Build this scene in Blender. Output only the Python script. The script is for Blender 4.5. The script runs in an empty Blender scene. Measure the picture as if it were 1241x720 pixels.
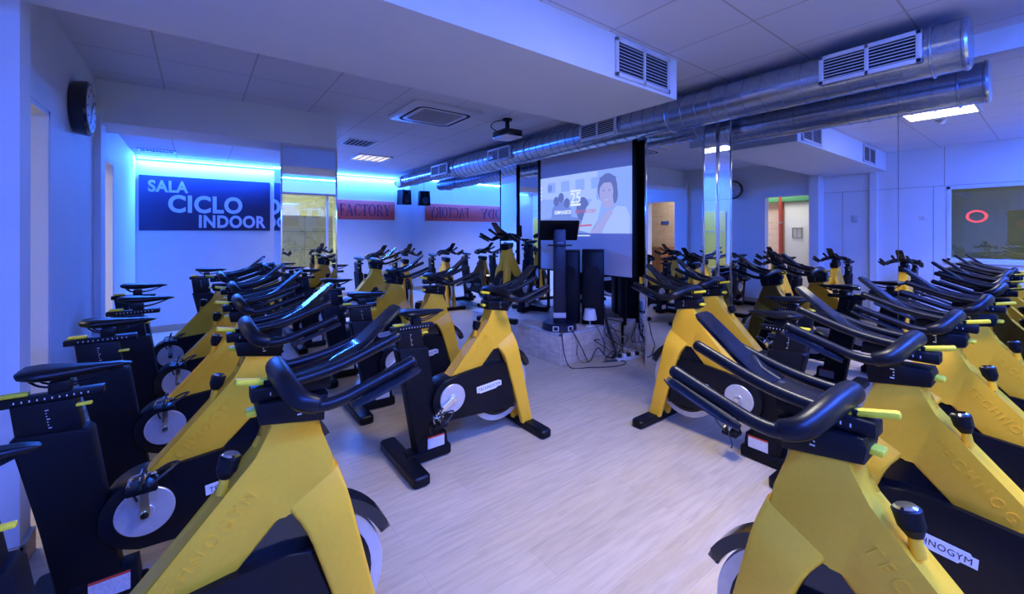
import bpy, bmesh, math, random
from mathutils import Vector, Matrix
random.seed(7)
PI = math.pi
R = math.radians
scn = bpy.context.scene
COL = scn.collection

# ------------------------------------------------------------------ camera, world, exposure
TH = 36.97
F_PX, CY = 505.4, 281.0
cam_d = bpy.data.cameras.new('camera')
cam = bpy.data.objects.new('camera', cam_d)
COL.objects.link(cam)
cam.location = (0, 0, 1.5)
cam.rotation_euler = (R(90), 0, R(-TH))
cam_d.sensor_fit = 'HORIZONTAL'
cam_d.sensor_width = 36
cam_d.lens = F_PX / 1241 * 36
cam_d.shift_y = -(360 - CY) / 1241
cam_d.clip_start = 0.02
scn.camera = cam
scn.view_settings.view_transform = 'Standard'
scn.view_settings.look = 'None'
scn.view_settings.gamma = 1
scn.view_settings.use_curve_mapping = False
scn.view_settings.exposure = 0.0
try:
    scn.cycles.sample_clamp_indirect = 4
    scn.cycles.caustics_reflective = False
    scn.cycles.caustics_refractive = False
    scn.cycles.glossy_bounces = 6
except Exception:
    pass
w = bpy.data.worlds.new('world')
scn.world = w
w.use_nodes = True
w.node_tree.nodes['Background'].inputs[0].default_value = (0.25, 0.32, 0.9, 1)
w.node_tree.nodes['Background'].inputs[1].default_value = 0.15

LED_BLUE = (0.042, 0.125, 1.0)
LED_CYAN = (0.03, 0.155, 1.0)
LED_POWER = 108       # watts per metre of strip
LAMP_POWER = 23      # ceiling luminaires

def area_light(name, loc, rot, sx, sy, power, color, parent=None, spread=PI):
    d = bpy.data.lights.new(name, 'AREA')
    d.shape = 'RECTANGLE'; d.size = sx; d.size_y = sy
    d.energy = power; d.color = color; d.spread = spread
    o = bpy.data.objects.new(name, d); COL.objects.link(o)
    o.location = loc; o.rotation_euler = rot
    if parent: o.parent = parent
    return o

# ------------------------------------------------------------------ materials
def mat(name, color, rough=0.5, metal=0.0, spec=0.5, emit=None, es=0.0, coat=0.0):
    m = bpy.data.materials.new(name); m.use_nodes = True
    b = m.node_tree.nodes['Principled BSDF']
    b.inputs['Base Color'].default_value = (*color, 1)
    b.inputs['Roughness'].default_value = rough
    b.inputs['Metallic'].default_value = metal
    b.inputs['Specular IOR Level'].default_value = spec
    b.inputs['Coat Weight'].default_value = coat
    if emit:
        b.inputs['Emission Color'].default_value = (*emit, 1)
        b.inputs['Emission Strength'].default_value = es
    return m

def noisy(m, scale=30, amt=0.06, bump=0.0, stretch=(1, 1, 1)):
    """procedural tint and bump on a material"""
    nt = m.node_tree; b = nt.nodes['Principled BSDF']
    tc = nt.nodes.new('ShaderNodeTexCoord'); mp = nt.nodes.new('ShaderNodeMapping')
    mp.inputs['Scale'].default_value = stretch
    n = nt.nodes.new('ShaderNodeTexNoise'); n.inputs['Scale'].default_value = scale
    n.inputs['Detail'].default_value = 5
    nt.links.new(tc.outputs['Object'], mp.inputs[0]); nt.links.new(mp.outputs[0], n.inputs['Vector'])
    c = b.inputs['Base Color'].default_value[:3]
    r = nt.nodes.new('ShaderNodeValToRGB')
    r.color_ramp.elements[0].position = 0.3; r.color_ramp.elements[1].position = 0.7
    r.color_ramp.elements[0].color = (*[max(0, x * (1 - amt)) for x in c], 1)
    r.color_ramp.elements[1].color = (*[min(1, x * (1 + amt)) for x in c], 1)
    nt.links.new(n.outputs['Fac'], r.inputs[0]); nt.links.new(r.outputs[0], b.inputs['Base Color'])
    if bump:
        bp = nt.nodes.new('ShaderNodeBump'); bp.inputs['Strength'].default_value = bump
        bp.inputs['Distance'].default_value = 0.002
        nt.links.new(n.outputs['Fac'], bp.inputs['Height']); nt.links.new(bp.outputs[0], b.inputs['Normal'])
    return m

M = {}
M['wall'] = noisy(mat('wall paint', (0.72, 0.77, 0.86), 0.7, spec=0.2), 3, 0.02, 0.05)
M['yellow'] = noisy(mat('yellow enamel', (0.88, 0.46, 0.020), 0.36, spec=0.35), 90, 0.03, 0.02)
M['black'] = noisy(mat('black plastic', (0.004, 0.0042, 0.006), 0.40, spec=0.22), 60, 0.2, 0.03)
M['blackmat'] = noisy(mat('black powder coat', (0.004, 0.0042, 0.0058), 0.5, spec=0.16), 200, 0.2, 0.08)
M['grip'] = noisy(mat('rubber grip', (0.0045, 0.0048, 0.007), 0.36, spec=0.28), 150, 0.2, 0.05)
M['gloss'] = mat('gloss black', (0.008, 0.009, 0.012), 0.14, spec=0.6)
M['greytray'] = noisy(mat('dark grey rubber', (0.025, 0.025, 0.028), 0.6, spec=0.25), 80, 0.15, 0.05)
M['silver'] = noisy(mat('brushed silver', (0.62, 0.63, 0.66), 0.38, metal=0.55), 40, 0.05)
M['chrome'] = mat('chrome', (0.85, 0.86, 0.88), 0.10, metal=1.0)
M['lime'] = noisy(mat('lime lever plastic', (0.88, 0.66, 0.025), 0.45, spec=0.3), 60, 0.05)
M['white'] = mat('white print', (0.75, 0.76, 0.80), 0.5)
M['ink'] = mat('dark print', (0.01, 0.01, 0.016), 0.5)
M['red'] = mat('red print', (0.6, 0.05, 0.03), 0.5)
M['label'] = noisy(mat('grey label', (0.55, 0.56, 0.62), 0.5), 120, 0.15)
M['galv'] = None
M['grille'] = mat('grille white enamel', (0.62, 0.63, 0.68), 0.4)
M['dark'] = mat('dark void', (0.006, 0.006, 0.010), 0.8)
M['poleblue'] = mat('dark blue steel', (0.008, 0.010, 0.026), 0.35, spec=0.4)
M['navy'] = noisy(mat('navy board', (0.012, 0.018, 0.085), 0.5), 8, 0.08)
M['signletter'] = mat('pale blue lettering', (0.55, 0.62, 0.85), 0.55)
M['redboard'] = noisy(mat('brick red board', (0.72, 0.10, 0.075), 0.55), 8, 0.06)
M['lamp'] = mat('lit diffuser', (1, 1, 0.95), 0.5, emit=(1.0, 0.93, 0.68), es=5.0)
M['lampdim'] = mat('louvre lamp', (1, 0.9, 0.6), 0.5, emit=(1.0, 0.85, 0.5), es=2.2)
M['led'] = mat('blue light strip', (0.3, 0.6, 1), 0.5, emit=(0.10, 0.62, 1.0), es=5.0)
M['mirror'] = mat('mirror', (0.89, 0.92, 0.97), 0.0, metal=1.0)
M['glass'] = None
M['brown'] = noisy(mat('brown wood', (0.22, 0.09, 0.04), 0.5), 14, 0.25, 0.05, (1, 1, 6))
M['cream'] = noisy(mat('cream laminate', (0.82, 0.78, 0.58), 0.5), 5, 0.04)
M['cable'] = mat('cable rubber', (0.012, 0.012, 0.014), 0.5)
M['cablegrey'] = mat('grey cable', (0.25, 0.25, 0.28), 0.5)
M['screenmat'] = noisy(mat('matte screen fabric', (0.72, 0.72, 0.80), 0.9, spec=0.1), 200, 0.01)
M['greyplate'] = noisy(mat('grey panel', (0.35, 0.35, 0.38), 0.5), 20, 0.08)

def galv():
    m = mat('galvanised steel', (0.42, 0.45, 0.50), 0.24, metal=0.9)
    nt = m.node_tree; b = nt.nodes['Principled BSDF']
    tc = nt.nodes.new('ShaderNodeTexCoord')
    v = nt.nodes.new('ShaderNodeTexVoronoi'); v.inputs['Scale'].default_value = 70
    r = nt.nodes.new('ShaderNodeValToRGB')
    r.color_ramp.elements[0].color = (0.33, 0.40, 0.52, 1); r.color_ramp.elements[1].color = (0.45, 0.53, 0.66, 1)
    nt.links.new(tc.outputs['Object'], v.inputs['Vector']); nt.links.new(v.outputs['Color'], r.inputs[0])
    nt.links.new(r.outputs[0], b.inputs['Base Color'])
    return m
M['galv'] = galv()

def glass():
    m = bpy.data.materials.new('window glass'); m.use_nodes = True
    nt = m.node_tree; nt.nodes.clear()
    o = nt.nodes.new('ShaderNodeOutputMaterial'); mx = nt.nodes.new('ShaderNodeMixShader')
    t = nt.nodes.new('ShaderNodeBsdfTransparent'); t.inputs[0].default_value = (0.86, 0.92, 0.86, 1)
    g = nt.nodes.new('ShaderNodeBsdfGlossy'); g.inputs['Roughness'].default_value = 0.0
    mx.inputs[0].default_value = 0.12
    nt.links.new(t.outputs[0], mx.inputs[1]); nt.links.new(g.outputs[0], mx.inputs[2]); nt.links.new(mx.outputs[0], o.inputs[0])
    return m
M['glass'] = glass()

def floor_mat():
    m = mat('oak laminate', (0.6, 0.55, 0.5), 0.36, spec=0.4)
    nt = m.node_tree; b = nt.nodes['Principled BSDF']; L = nt.links.new
    tc = nt.nodes.new('ShaderNodeTexCoord')
    br = nt.nodes.new('ShaderNodeTexBrick')
    br.offset = 0.37
    br.inputs['Scale'].default_value = 1
    br.inputs['Brick Width'].default_value = 1.25; br.inputs['Row Height'].default_value = 0.19
    br.inputs['Mortar Size'].default_value = 0.0018; br.inputs['Mortar Smooth'].default_value = 0.2
    br.inputs['Color1'].default_value = (0.575, 0.465, 0.325, 1); br.inputs['Color2'].default_value = (0.51, 0.415, 0.29, 1)
    br.inputs['Mortar'].default_value = (0.46, 0.37, 0.31, 1)
    L(tc.outputs['Object'], br.inputs['Vector'])
    mp = nt.nodes.new('ShaderNodeMapping'); mp.inputs['Scale'].default_value = (1.3, 12, 1)
    n = nt.nodes.new('ShaderNodeTexNoise'); n.inputs['Scale'].default_value = 3.2; n.inputs['Detail'].default_value = 8
    n.inputs['Distortion'].default_value = 0.6
    L(tc.outputs['Object'], mp.inputs[0]); L(mp.outputs[0], n.inputs['Vector'])
    rp = nt.nodes.new('ShaderNodeValToRGB')
    rp.color_ramp.elements[0].position = 0.30; rp.color_ramp.elements[0].color = (0.85, 0.82, 0.79, 1)
    rp.color_ramp.elements[1].position = 0.62; rp.color_ramp.elements[1].color = (1.04, 1.03, 1.02, 1)
    L(n.outputs['Fac'], rp.inputs[0])
    mx = nt.nodes.new('ShaderNodeMix'); mx.data_type = 'RGBA'; mx.blend_type = 'MULTIPLY'
    mx.inputs['Factor'].default_value = 1.0
    L(br.outputs['Color'], mx.inputs['A']); L(rp.outputs[0], mx.inputs['B'])
    L(mx.outputs['Result'], b.inputs['Base Color'])
    return m
M['floor'] = floor_mat()

def board_mat():
    m = mat('grey oak cladding', (0.46, 0.38, 0.34), 0.5, spec=0.3)
    return noisy(m, 3, 0.22, 0.04, (1, 1, 9))
M['platform'] = noisy(mat('grey oak cladding', (0.62, 0.53, 0.46), 0.5, spec=0.3), 4, 0.18, 0.04, (2, 2, 7))
M['baseboard'] = noisy(mat('oak skirting', (0.48, 0.37, 0.30), 0.5), 6, 0.14, 0.03, (3, 3, 12))

def ceil_mat():
    """0.6 m ceiling tiles with narrow dark joints, from world position"""
    m = mat('ceiling tiles', (0.78, 0.76, 0.78), 0.85, spec=0.1)
    nt = m.node_tree; b = nt.nodes['Principled BSDF']; L = nt.links.new
    geo = nt.nodes.new('ShaderNodeNewGeometry')
    sp = nt.nodes.new('ShaderNodeSeparateXYZ'); L(geo.outputs['Position'], sp.inputs[0])
    def joint(out, off, step):
        a = nt.nodes.new('ShaderNodeMath'); a.operation = 'SUBTRACT'; L(out, a.inputs[0]); a.inputs[1].default_value = off
        p = nt.nodes.new('ShaderNodeMath'); p.operation = 'PINGPONG'; L(a.outputs[0], p.inputs[0]); p.inputs[1].default_value = step / 2
        c = nt.nodes.new('ShaderNodeMath'); c.operation = 'LESS_THAN'; L(p.outputs[0], c.inputs[0]); c.inputs[1].default_value = 0.006
        return c.outputs[0]
    jx = joint(sp.outputs['X'], -0.255, 0.627); jy = joint(sp.outputs['Y'], 0.6, 0.62)
    mxm = nt.nodes.new('ShaderNodeMath'); mxm.operation = 'MAXIMUM'; L(jx, mxm.inputs[0]); L(jy, mxm.inputs[1])
    mx = nt.nodes.new('ShaderNodeMix'); mx.data_type = 'RGBA'
    mx.inputs['A'].default_value = (0.70, 0.72, 0.80, 1); mx.inputs['B'].default_value = (0.50, 0.48, 0.52, 1)
    L(mxm.outputs[0], mx.inputs['Factor']); L(mx.outputs['Result'], b.inputs['Base Color'])
    return m
M['ceiling'] = ceil_mat()

def brick_mat():
    m = mat('painted brick', (0.7, 0.5, 0.4), 0.8)
    nt = m.node_tree; b = nt.nodes['Principled BSDF']; L = nt.links.new
    tc = nt.nodes.new('ShaderNodeTexCoord')
    mp = nt.nodes.new('ShaderNodeMapping'); mp.inputs['Rotation'].default_value = (R(90), 0, R(90))
    br = nt.nodes.new('ShaderNodeTexBrick'); br.inputs['Scale'].default_value = 1
    sp = nt.nodes.new('ShaderNodeSeparateXYZ'); cb = nt.nodes.new('ShaderNodeCombineXYZ')
    L(tc.outputs['Object'], sp.inputs[0]); L(sp.outputs['Y'], cb.inputs['X']); L(sp.outputs['Z'], cb.inputs['Y'])
    br.inputs['Brick Width'].default_value = 0.24; br.inputs['Row Height'].default_value = 0.07
    br.inputs['Mortar Size'].default_value = 0.006
    br.inputs['Color1'].default_value = (0.72, 0.50, 0.38, 1); br.inputs['Color2'].default_value = (0.80, 0.62, 0.50, 1)
    br.inputs['Mortar'].default_value = (0.75, 0.68, 0.6, 1)
    L(cb.outputs[0], br.inputs['Vector']); L(br.outputs['Color'], b.inputs['Base Color'])
    nt.nodes.remove(mp)
    return m
M['brick'] = brick_mat()

# ------------------------------------------------------------------ mesh helpers
def new_bm(): return bmesh.new()

def finish(name, bm, mats, parent=None, smooth=35, loc=None):
    me = bpy.data.meshes.new(name)
    bmesh.ops.recalc_face_normals(bm, faces=bm.faces)
    bm.to_mesh(me); bm.free()
    if not isinstance(mats, (list, tuple)): mats = [mats]
    for m in mats: me.materials.append(m)
    if smooth:
        for p in me.polygons: p.use_smooth = True
        me.set_sharp_from_angle(angle=R(smooth))
    o = bpy.data.objects.new(name, me); COL.objects.link(o)
    if parent: o.parent = parent
    if loc: o.location = loc
    return o

def box(bm, x0, x1, y0, y1, z0, z1, bev=0.0, mi=0, seg=2, M4=None):
    vs = [bm.verts.new((x, y, z)) for x in (x0, x1) for y in (y0, y1) for z in (z0, z1)]
    idx = [(0, 1, 3, 2), (4, 6, 7, 5), (0, 4, 5, 1), (2, 3, 7, 6), (0, 2, 6, 4), (1, 5, 7, 3)]
    fs = [bm.faces.new([vs[i] for i in f]) for f in idx]
    for f in fs: f.material_index = mi
    if bev:
        es = list({e for f in fs for e in f.edges})
        r = bmesh.ops.bevel(bm, geom=es, offset=bev, segments=seg, affect='EDGES', profile=0.5)
        for f in r['faces']: f.material_index = mi
        vs = list({v for f in fs if f.is_valid for v in f.verts} | {v for f in r['faces'] for v in f.verts})
    if M4 is not None:
        bmesh.ops.transform(bm, matrix=M4, verts=vs)
    return vs

def plate(bm, pts, y0, y1, bev=0.0, mi=0, seg=2):
    """polygon in x,z extruded along y, rims rounded"""
    a = [bm.verts.new((x, y0, z)) for x, z in pts]; b = [bm.verts.new((x, y1, z)) for x, z in pts]
    n = len(pts); fs = [bm.faces.new(a), bm.faces.new(b[::-1])]
    for i in range(n):
        j = (i + 1) % n
        fs.append(bm.faces.new((a[i], b[i], b[j], a[j])))
    for f in fs: f.material_index = mi
    if bev:
        es = list(set(fs[0].edges) | set(fs[1].edges))
        r = bmesh.ops.bevel(bm, geom=es, offset=bev, segments=seg, affect='EDGES', profile=0.5)
        for f in r['faces']: f.material_index = mi

def arc(cx, cz, r, a0, a1, n):
    return [(cx + r * math.cos(R(a0 + (a1 - a0) * i / n)), cz + r * math.sin(R(a0 + (a1 - a0) * i / n))) for i in range(n + 1)]

def frames_along(pts):
    out = []; up = Vector((0, 0, 1)); prev = None
    for i, p in enumerate(pts):
        t = (pts[min(i + 1, len(pts) - 1)] - pts[max(i - 1, 0)]).normalized()
        if prev is None:
            s = t.cross(up)
            if s.length < 1e-3: s = t.cross(Vector((0, 1, 0)))
            s.normalize()
        else:
            s = (prev - t * prev.dot(t)).normalized()
        prev = s
        out.append((s, s.cross(t)))
    return out

def smooth_pts(ctrl, n=6):
    P = [Vector(c) for c in ctrl]; out = []
    for i in range(len(P) - 1):
        p0 = P[max(i - 1, 0)]; p1 = P[i]; p2 = P[i + 1]; p3 = P[min(i + 2, len(P) - 1)]
        for k in range(n):
            t = k / n
            out.append(0.5 * ((2 * p1) + (p2 - p0) * t + (2 * p0 - 5 * p1 + 4 * p2 - p3) * t * t + (3 * p1 - p0 - 3 * p2 + p3) * t ** 3))
    out.append(P[-1]); return out

def tube(bm, pts, r, seg=10, mi=0, sy=1.0, caps=True):
    pts = [Vector(p) for p in pts]; fr = frames_along(pts); rings = []
    if not isinstance(r, (list, tuple)): r = [r] * len(pts)
    P = list(pts); RR = list(r); FR = list(fr)
    if caps:   # rounded ends
        d0 = (pts[0] - pts[1]).normalized(); d1 = (pts[-1] - pts[-2]).normalized()
        P = [pts[0] + d0 * r[0] * 0.35] + P + [pts[-1] + d1 * r[-1] * 0.35]
        RR = [r[0] * 0.65] + RR + [r[-1] * 0.65]; FR = [fr[0]] + FR + [fr[-1]]
    for p, rr, (s, u) in zip(P, RR, FR):
        rings.append([bm.verts.new(p + s * rr * math.cos(2 * PI * k / seg) + u * rr * sy * math.sin(2 * PI * k / seg)) for k in range(seg)])
    for a, b in zip(rings, rings[1:]):
        for k in range(seg):
            f = bm.faces.new((a[k], a[(k + 1) % seg], b[(k + 1) % seg], b[k])); f.material_index = mi
    if caps:
        for rg in (rings[0][::-1], rings[-1]):
            f = bm.faces.new(rg); f.material_index = mi

def cyl(bm, p0, p1, r0, r1=None, seg=24, mi=0, rnd=0.0):
    """solid of revolution between two points, rims optionally rounded"""
    r1 = r0 if r1 is None else r1
    p0 = Vector(p0); p1 = Vector(p1); t = (p1 - p0); L = t.length; t.normalize()
    s = t.cross(Vector((0, 0, 1)))
    if s.length < 1e-3: s = t.cross(Vector((0, 1, 0)))
    s.normalize(); u = s.cross(t)
    prof = [(0, r0 - rnd), (rnd, r0), (L - rnd, r1), (L, r1 - rnd)] if rnd else [(0, r0), (L, r1)]
    rings = [[bm.verts.new(p0 + t * d + (s * math.cos(2 * PI * k / seg) + u * math.sin(2 * PI * k / seg)) * rr) for k in range(seg)] for d, rr in prof]
    for a, b in zip(rings, rings[1:]):
        for k in range(seg):
            f = bm.faces.new((a[k], a[(k + 1) % seg], b[(k + 1) % seg], b[k])); f.material_index = mi
    for rg in (rings[0][::-1], rings[-1]):
        f = bm.faces.new(rg); f.material_index = mi

def loft(bm, secs, mi=0):
    rings = [[bm.verts.new(p) for p in s] for s in secs]; n = len(secs[0])
    for a, b in zip(rings, rings[1:]):
        for k in range(n):
            f = bm.faces.new((a[k], a[(k + 1) % n], b[(k + 1) % n], b[k])); f.material_index = mi
    for rg in (rings[0][::-1], rings[-1]):
        f = bm.faces.new(rg); f.material_index = mi

def rrect(x0, x1, y0, y1, z, r, k=3):
    """rounded rectangle ring in a horizontal plane"""
    out = []
    for cx, cy, a in ((x1 - r, y1 - r, 0), (x0 + r, y1 - r, 90), (x0 + r, y0 + r, 180), (x1 - r, y0 + r, 270)):
        for i in range(k + 1):
            t = R(a + 90 * i / k); out.append(Vector((cx + r * math.cos(t), cy + r * math.sin(t), z)))
    return out

TXT = {}
def text_mesh(s, size=1.0, offset=0.0, extrude=0.0, space=1.0, bevel=0.0):
    key = (s, size, offset, extrude, space, bevel)
    if key in TXT: return TXT[key]
    c = bpy.data.curves.new('lettering', 'FONT')
    c.body = s; c.size = size; c.offset = offset; c.extrude = extrude; c.space_character = space
    c.align_x = 'LEFT'; c.resolution_u = 4; c.bevel_depth = bevel
    o = bpy.data.objects.new('lettering', c); COL.objects.link(o)
    bpy.context.view_layer.update()
    dg = bpy.context.evaluated_depsgraph_get()
    me = bpy.data.meshes.new_from_object(o.evaluated_get(dg))
    bpy.data.objects.remove(o); bpy.data.curves.remove(c)
    xs = [v.co.x for v in me.vertices]; ys = [v.co.y for v in me.vertices]
    TXT[key] = (me, min(xs), max(xs), min(ys), max(ys))
    return TXT[key]

def add_text(bm, s, origin, ux, uy, width=None, height=None, offset=0.0, extrude=0.002, space=1.0, mi=0, center=False):
    """lettering laid on a plane: origin = lower left corner (or centre), ux/uy unit directions"""
    me, x0, x1, y0, y1 = text_mesh(s, 1.0, offset, 0.0, space)
    ux = Vector(ux); uy = Vector(uy); nz = ux.cross(uy)
    sx = width / (x1 - x0) if width else height / (y1 - y0)
    sy = height / (y1 - y0) if height else sx
    t = bmesh.new(); t.from_mesh(me)
    r = bmesh.ops.extrude_face_region(t, geom=list(t.faces))
    for e in r['geom']:
        if isinstance(e, bmesh.types.BMVert): e.co.z += 1.0
    o = Vector(origin)
    if center: o = o - ux * (x1 - x0) * sx / 2 - uy * (y1 - y0) * sy / 2
    vm = {}
    for v in t.verts:
        vm[v] = bm.verts.new(o + ux * (v.co.x - x0) * sx + uy * (v.co.y - y0) * sy + nz * v.co.z * extrude)
    for f in t.faces:
        try:
            g = bm.faces.new([vm[v] for v in f.verts]); g.material_index = mi
        except ValueError: pass
    t.free()

def tag(o, label, cat, group=None, kind=None):
    o['label'] = label; o['category'] = cat
    if group: o['group'] = group
    if kind: o['kind'] = kind
    return o

def thing(name, label, cat, loc=(0, 0, 0), rz=0.0, group=None):
    o = bpy.data.objects.new(name, None); COL.objects.link(o)
    o.location = loc; o.rotation_euler = (0, 0, rz); o.empty_display_size = 0.1
    return tag(o, label, cat, group)

def struct(name, bm, m, smooth=0, label=None):
    o = finish(name, bm, m, smooth=smooth); o['kind'] = 'structure'
    if label: o['label'] = label
    return o

# ------------------------------------------------------------------ room shell
XL, XM, XP = -0.73, 4.323, -0.94      # clock wall, mirror wall, panelled wall
YR, YF, YS, YB = -0.9, 10.07, 8.14, 5.2   # rear wall, far wall, alcove wall, beam face
ZC = 2.87

b = new_bm(); box(b, -3.2, XM + 0.2, -6.2, YF + 0.2, -0.1, 0)
struct('floor', b, M['floor'])
b = new_bm()
box(b, XP - 0.2, XM + 0.2, YR - 0.2, YF + 0.2, ZC, ZC + 0.1)
struct('ceiling', b, M['ceiling'])

# left wall: door openings at y 2.94-3.78 and 5.42-6.2
b = new_bm()
D1, D2, DH = (2.94, 3.78), (5.42, 6.20), 2.24
for y0, y1, z0, z1 in ((D1[0], D1[1], DH, ZC), (D1[1], D2[0], 0, ZC), (D2[0], D2[1], DH, ZC), (D2[1], YS + 0.15, 0, ZC)):
    box(b, XL - 0.16, XL, y0, y1, z0, z1)
box(b, XL - 0.001, XL + 0.045, 5.12, 5.34, 0, 2.6)      # shallow pier under the beam
box(b, XP - 0.2, -0.632, 2.79, D1[0], 0, ZC)          # white pier where the room widens
struct('wall_left', b, M['wall'])

# panelled wall behind the camera's left, with the window
b = new_bm()
W2 = (0.10, 1.15, 1.04, 2.22)
for y0, y1, z0, z1 in ((YR, W2[0], 0, ZC), (W2[0], W2[1], 0, W2[2]), (W2[0], W2[1], W2[3], ZC), (W2[1], 2.79, 0, ZC)):
    box(b, XP - 0.12, XP, y0, y1, z0, z1)
struct('wall_left_panelled', b, M['wall'])
b = new_bm()
for y in (1.30, 2.02, 2.5):
    box(b, XP, XP + 0.003, y - 0.004, y + 0.004, 0.1, 2.24)
box(b, XP, XP + 0.003, W2[1] + 0.02, W2[1] + 0.028, 2.24, ZC)
box(b, XP, XP + 0.003, YR, 2.79, 2.236, 2.244)
struct('trim_1', b, M['greyplate'])

# far walls
b = new_bm()
box(b, XL - 0.16, 1.16, YS, YS + 0.15, 0, ZC)
box(b, 1.01, 1.16, YS + 0.15, YF, 0, ZC)
box(b, 1.01, XM + 0.2, YF, YF + 0.15, 0, ZC)
struct('wall_back', b, M['wall'])

# rear wall with a wide window into the gym
b = new_bm()
W1 = (0.35, 3.9, 0.55, 2.46)
for x0, x1, z0, z1 in ((XP - 0.12, W1[0], 0, ZC), (W1[1], XM + 0.15, 0, ZC), (W1[0], W1[1], 0, W1[2]), (W1[0], W1[1], W1[3], ZC)):
    box(b, x0, x1, YR - 0.15, YR, z0, z1)
struct('wall_rear', b, M['wall'])

# wall that carries the mirrors
b = new_bm(); box(b, XM + 0.012, XM + 0.15, YR, YF, 0, ZC)
struct('wall_right', b, M['wall'])
b = new_bm(); box(b, XM - 0.006, XM + 0.012, YR, YF, 2.715, ZC)
struct('wall_right_band', b, M['wall'])

# dropped soffit with two grilles, beam, alcove ceiling, pillars
b = new_bm(); box(b, XL - 0.2, 3.07, 1.88, 2.89, 2.56, ZC)
struct('ceiling_soffit', b, M['wall'])
b = new_bm(); box(b, XL, 1.31, YB, 5.75, 2.487, ZC)
struct('ceiling_beam', b, M['wall'])
b = new_bm(); box(b, XL, 1.16, 5.75, YS, 2.62, 2.7)
struct('ceiling_alcove', b, M['ceiling'])
b = new_bm(); box(b, 0.745, 1.298, YB + 0.012, 5.74, 0, 2.49)
struct('wall_pillar_back', b, M['wall'])
PIL = [(4.04, 2.18, 2.85), (4.09, 5.30, 5.76)]
for i, (px, y0, y1) in enumerate(PIL):
    b = new_bm(); box(b, px + 0.012, XM + 0.012, y0 + 0.012, y1 - 0.012, 0, ZC)
    struct('wall_pillar_right_%d' % (i + 1), b, M['wall'])

# skirting
b = new_bm()
box(b, XL - 0.2, -0.614, 2.772, 2.79, 0, 0.11, 0.003); box(b, -0.632, -0.614, 2.772, D1[0], 0, 0.11, 0.003)
box(b, XL, XL + 0.02, D1[1], 5.12, 0, 0.11, 0.003)
box(b, XL - 0.16, XL + 0.02, D1[1] - 0.018, D1[1], 0, 0.11, 0.003)
box(b, XL + 0.045, XL + 0.06, 5.12, 5.34, 0, 0.11, 0.003); box(b, XL, XL + 0.02, D2[1], YS, 0, 0.11, 0.003)
struct('baseboard_left', b, M['baseboard'])
b = new_bm()
box(b, XL, 1.16, YS - 0.018, YS, 0, 0.10, 0.003); box(b, 1.16, XM, YF - 0.018, YF, 0, 0.10, 0.003)
struct('baseboard_back', b, M['baseboard'])
b = new_bm(); box(b, XP, XP + 0.018, YR, 2.77, 0, 0.11, 0.003)
struct('baseboard_left_panelled', b, M['baseboard'])

# door frames
for i, (y0, y1) in enumerate((D1, D2)):
    b = new_bm()
    box(b, XL - 0.17, XL - 0.002, y0, y0 + 0.03, 0, DH, 0.003); box(b, XL - 0.17, XL - 0.002, y1 - 0.03, y1, 0, DH, 0.003)
    box(b, XL - 0.17, XL - 0.002, y0, y1, DH - 0.03, DH, 0.003)
    struct('door_%d' % (i + 1), b, M['wall'])

# windows
b = new_bm()
x0, x1, z0, z1 = W1
for a in ((x0, x1, z0, z0 + 0.05), (x0, x1, z1 - 0.05, z1), (x0, x0 + 0.05, z0, z1), (x1 - 0.05, x1, z0, z1), (2.62, 2.66, z0, z1)):
    box(b, a[0], a[1], YR - 0.10, YR - 0.03, a[2], a[3], 0.004)
wo = struct('window_1', b, M['grille'])
b = new_bm(); box(b, x0 + 0.04, x1 - 0.04, YR - 0.07, YR - 0.062, z0 + 0.04, z1 - 0.04)
finish('pane', b, M['glass'], wo, smooth=0)
b = new_bm()
y0, y1, z0, z1 = W2
for a in ((y0, y1, z0, z0 + 0.045), (y0, y1, z1 - 0.045, z1), (y0, y0 + 0.045, z0, z1), (y1 - 0.045, y1, z0, z1)):
    box(b, XP - 0.09, XP + 0.012, a[0], a[1], a[2], a[3], 0.004)
box(b, XP - 0.02, XP + 0.05, y0 - 0.02, y1 + 0.02, z0 - 0.03, z0, 0.004)
wo = struct('window_2', b, M['wall'])
b = new_bm(); box(b, XP - 0.05, XP - 0.042, y0 + 0.04, y1 - 0.04, z0 + 0.04, z1 - 0.04)
finish('pane', b, M['glass'], wo, smooth=0)

# rooms seen through the openings
b = new_bm()
box(b, -2.45, -2.35, 2.1, 9.2, 0, 3.0)
struct('wall_corridor', b, M['brick'])
b = new_bm()
box(b, -2.35, XL - 0.16, 2.0, 2.1, 0, 3.0); box(b, -2.35, XL - 0.16, 9.1, 9.2, 0, 3.0)
struct('wall_corridor_ends', b, M['wall'])
b = new_bm(); box(b, -2.45, XL - 0.16, 2.0, 9.2, 3.0, 3.05)
struct('ceiling_corridor', b, M['wall'])
b = new_bm()
box(b, -3.2, XM + 0.2, -6.2, -6.1, 0, 3.0); box(b, -3.2, -3.1, -6.1, 2.0, 0, 3.0); box(b, XM + 0.15, XM + 0.25, -6.1, YR - 0.15, 0, 3.0)
box(b, -3.1, XP - 0.12, 1.9, 2.0, 0, 3.0)
struct('wall_gym', b, noisy(mat('gym wall paint', (0.62, 0.70, 0.62), 0.7), 3, 0.03))
b = new_bm()
box(b, -3.2, XM + 0.2, -6.2, YR - 0.15, 3.0, 3.05); box(b, -3.2, XP - 0.12, YR - 0.15, 2.0, 3.0, 3.05)
struct('ceiling_gym', b, M['wall'])

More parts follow.
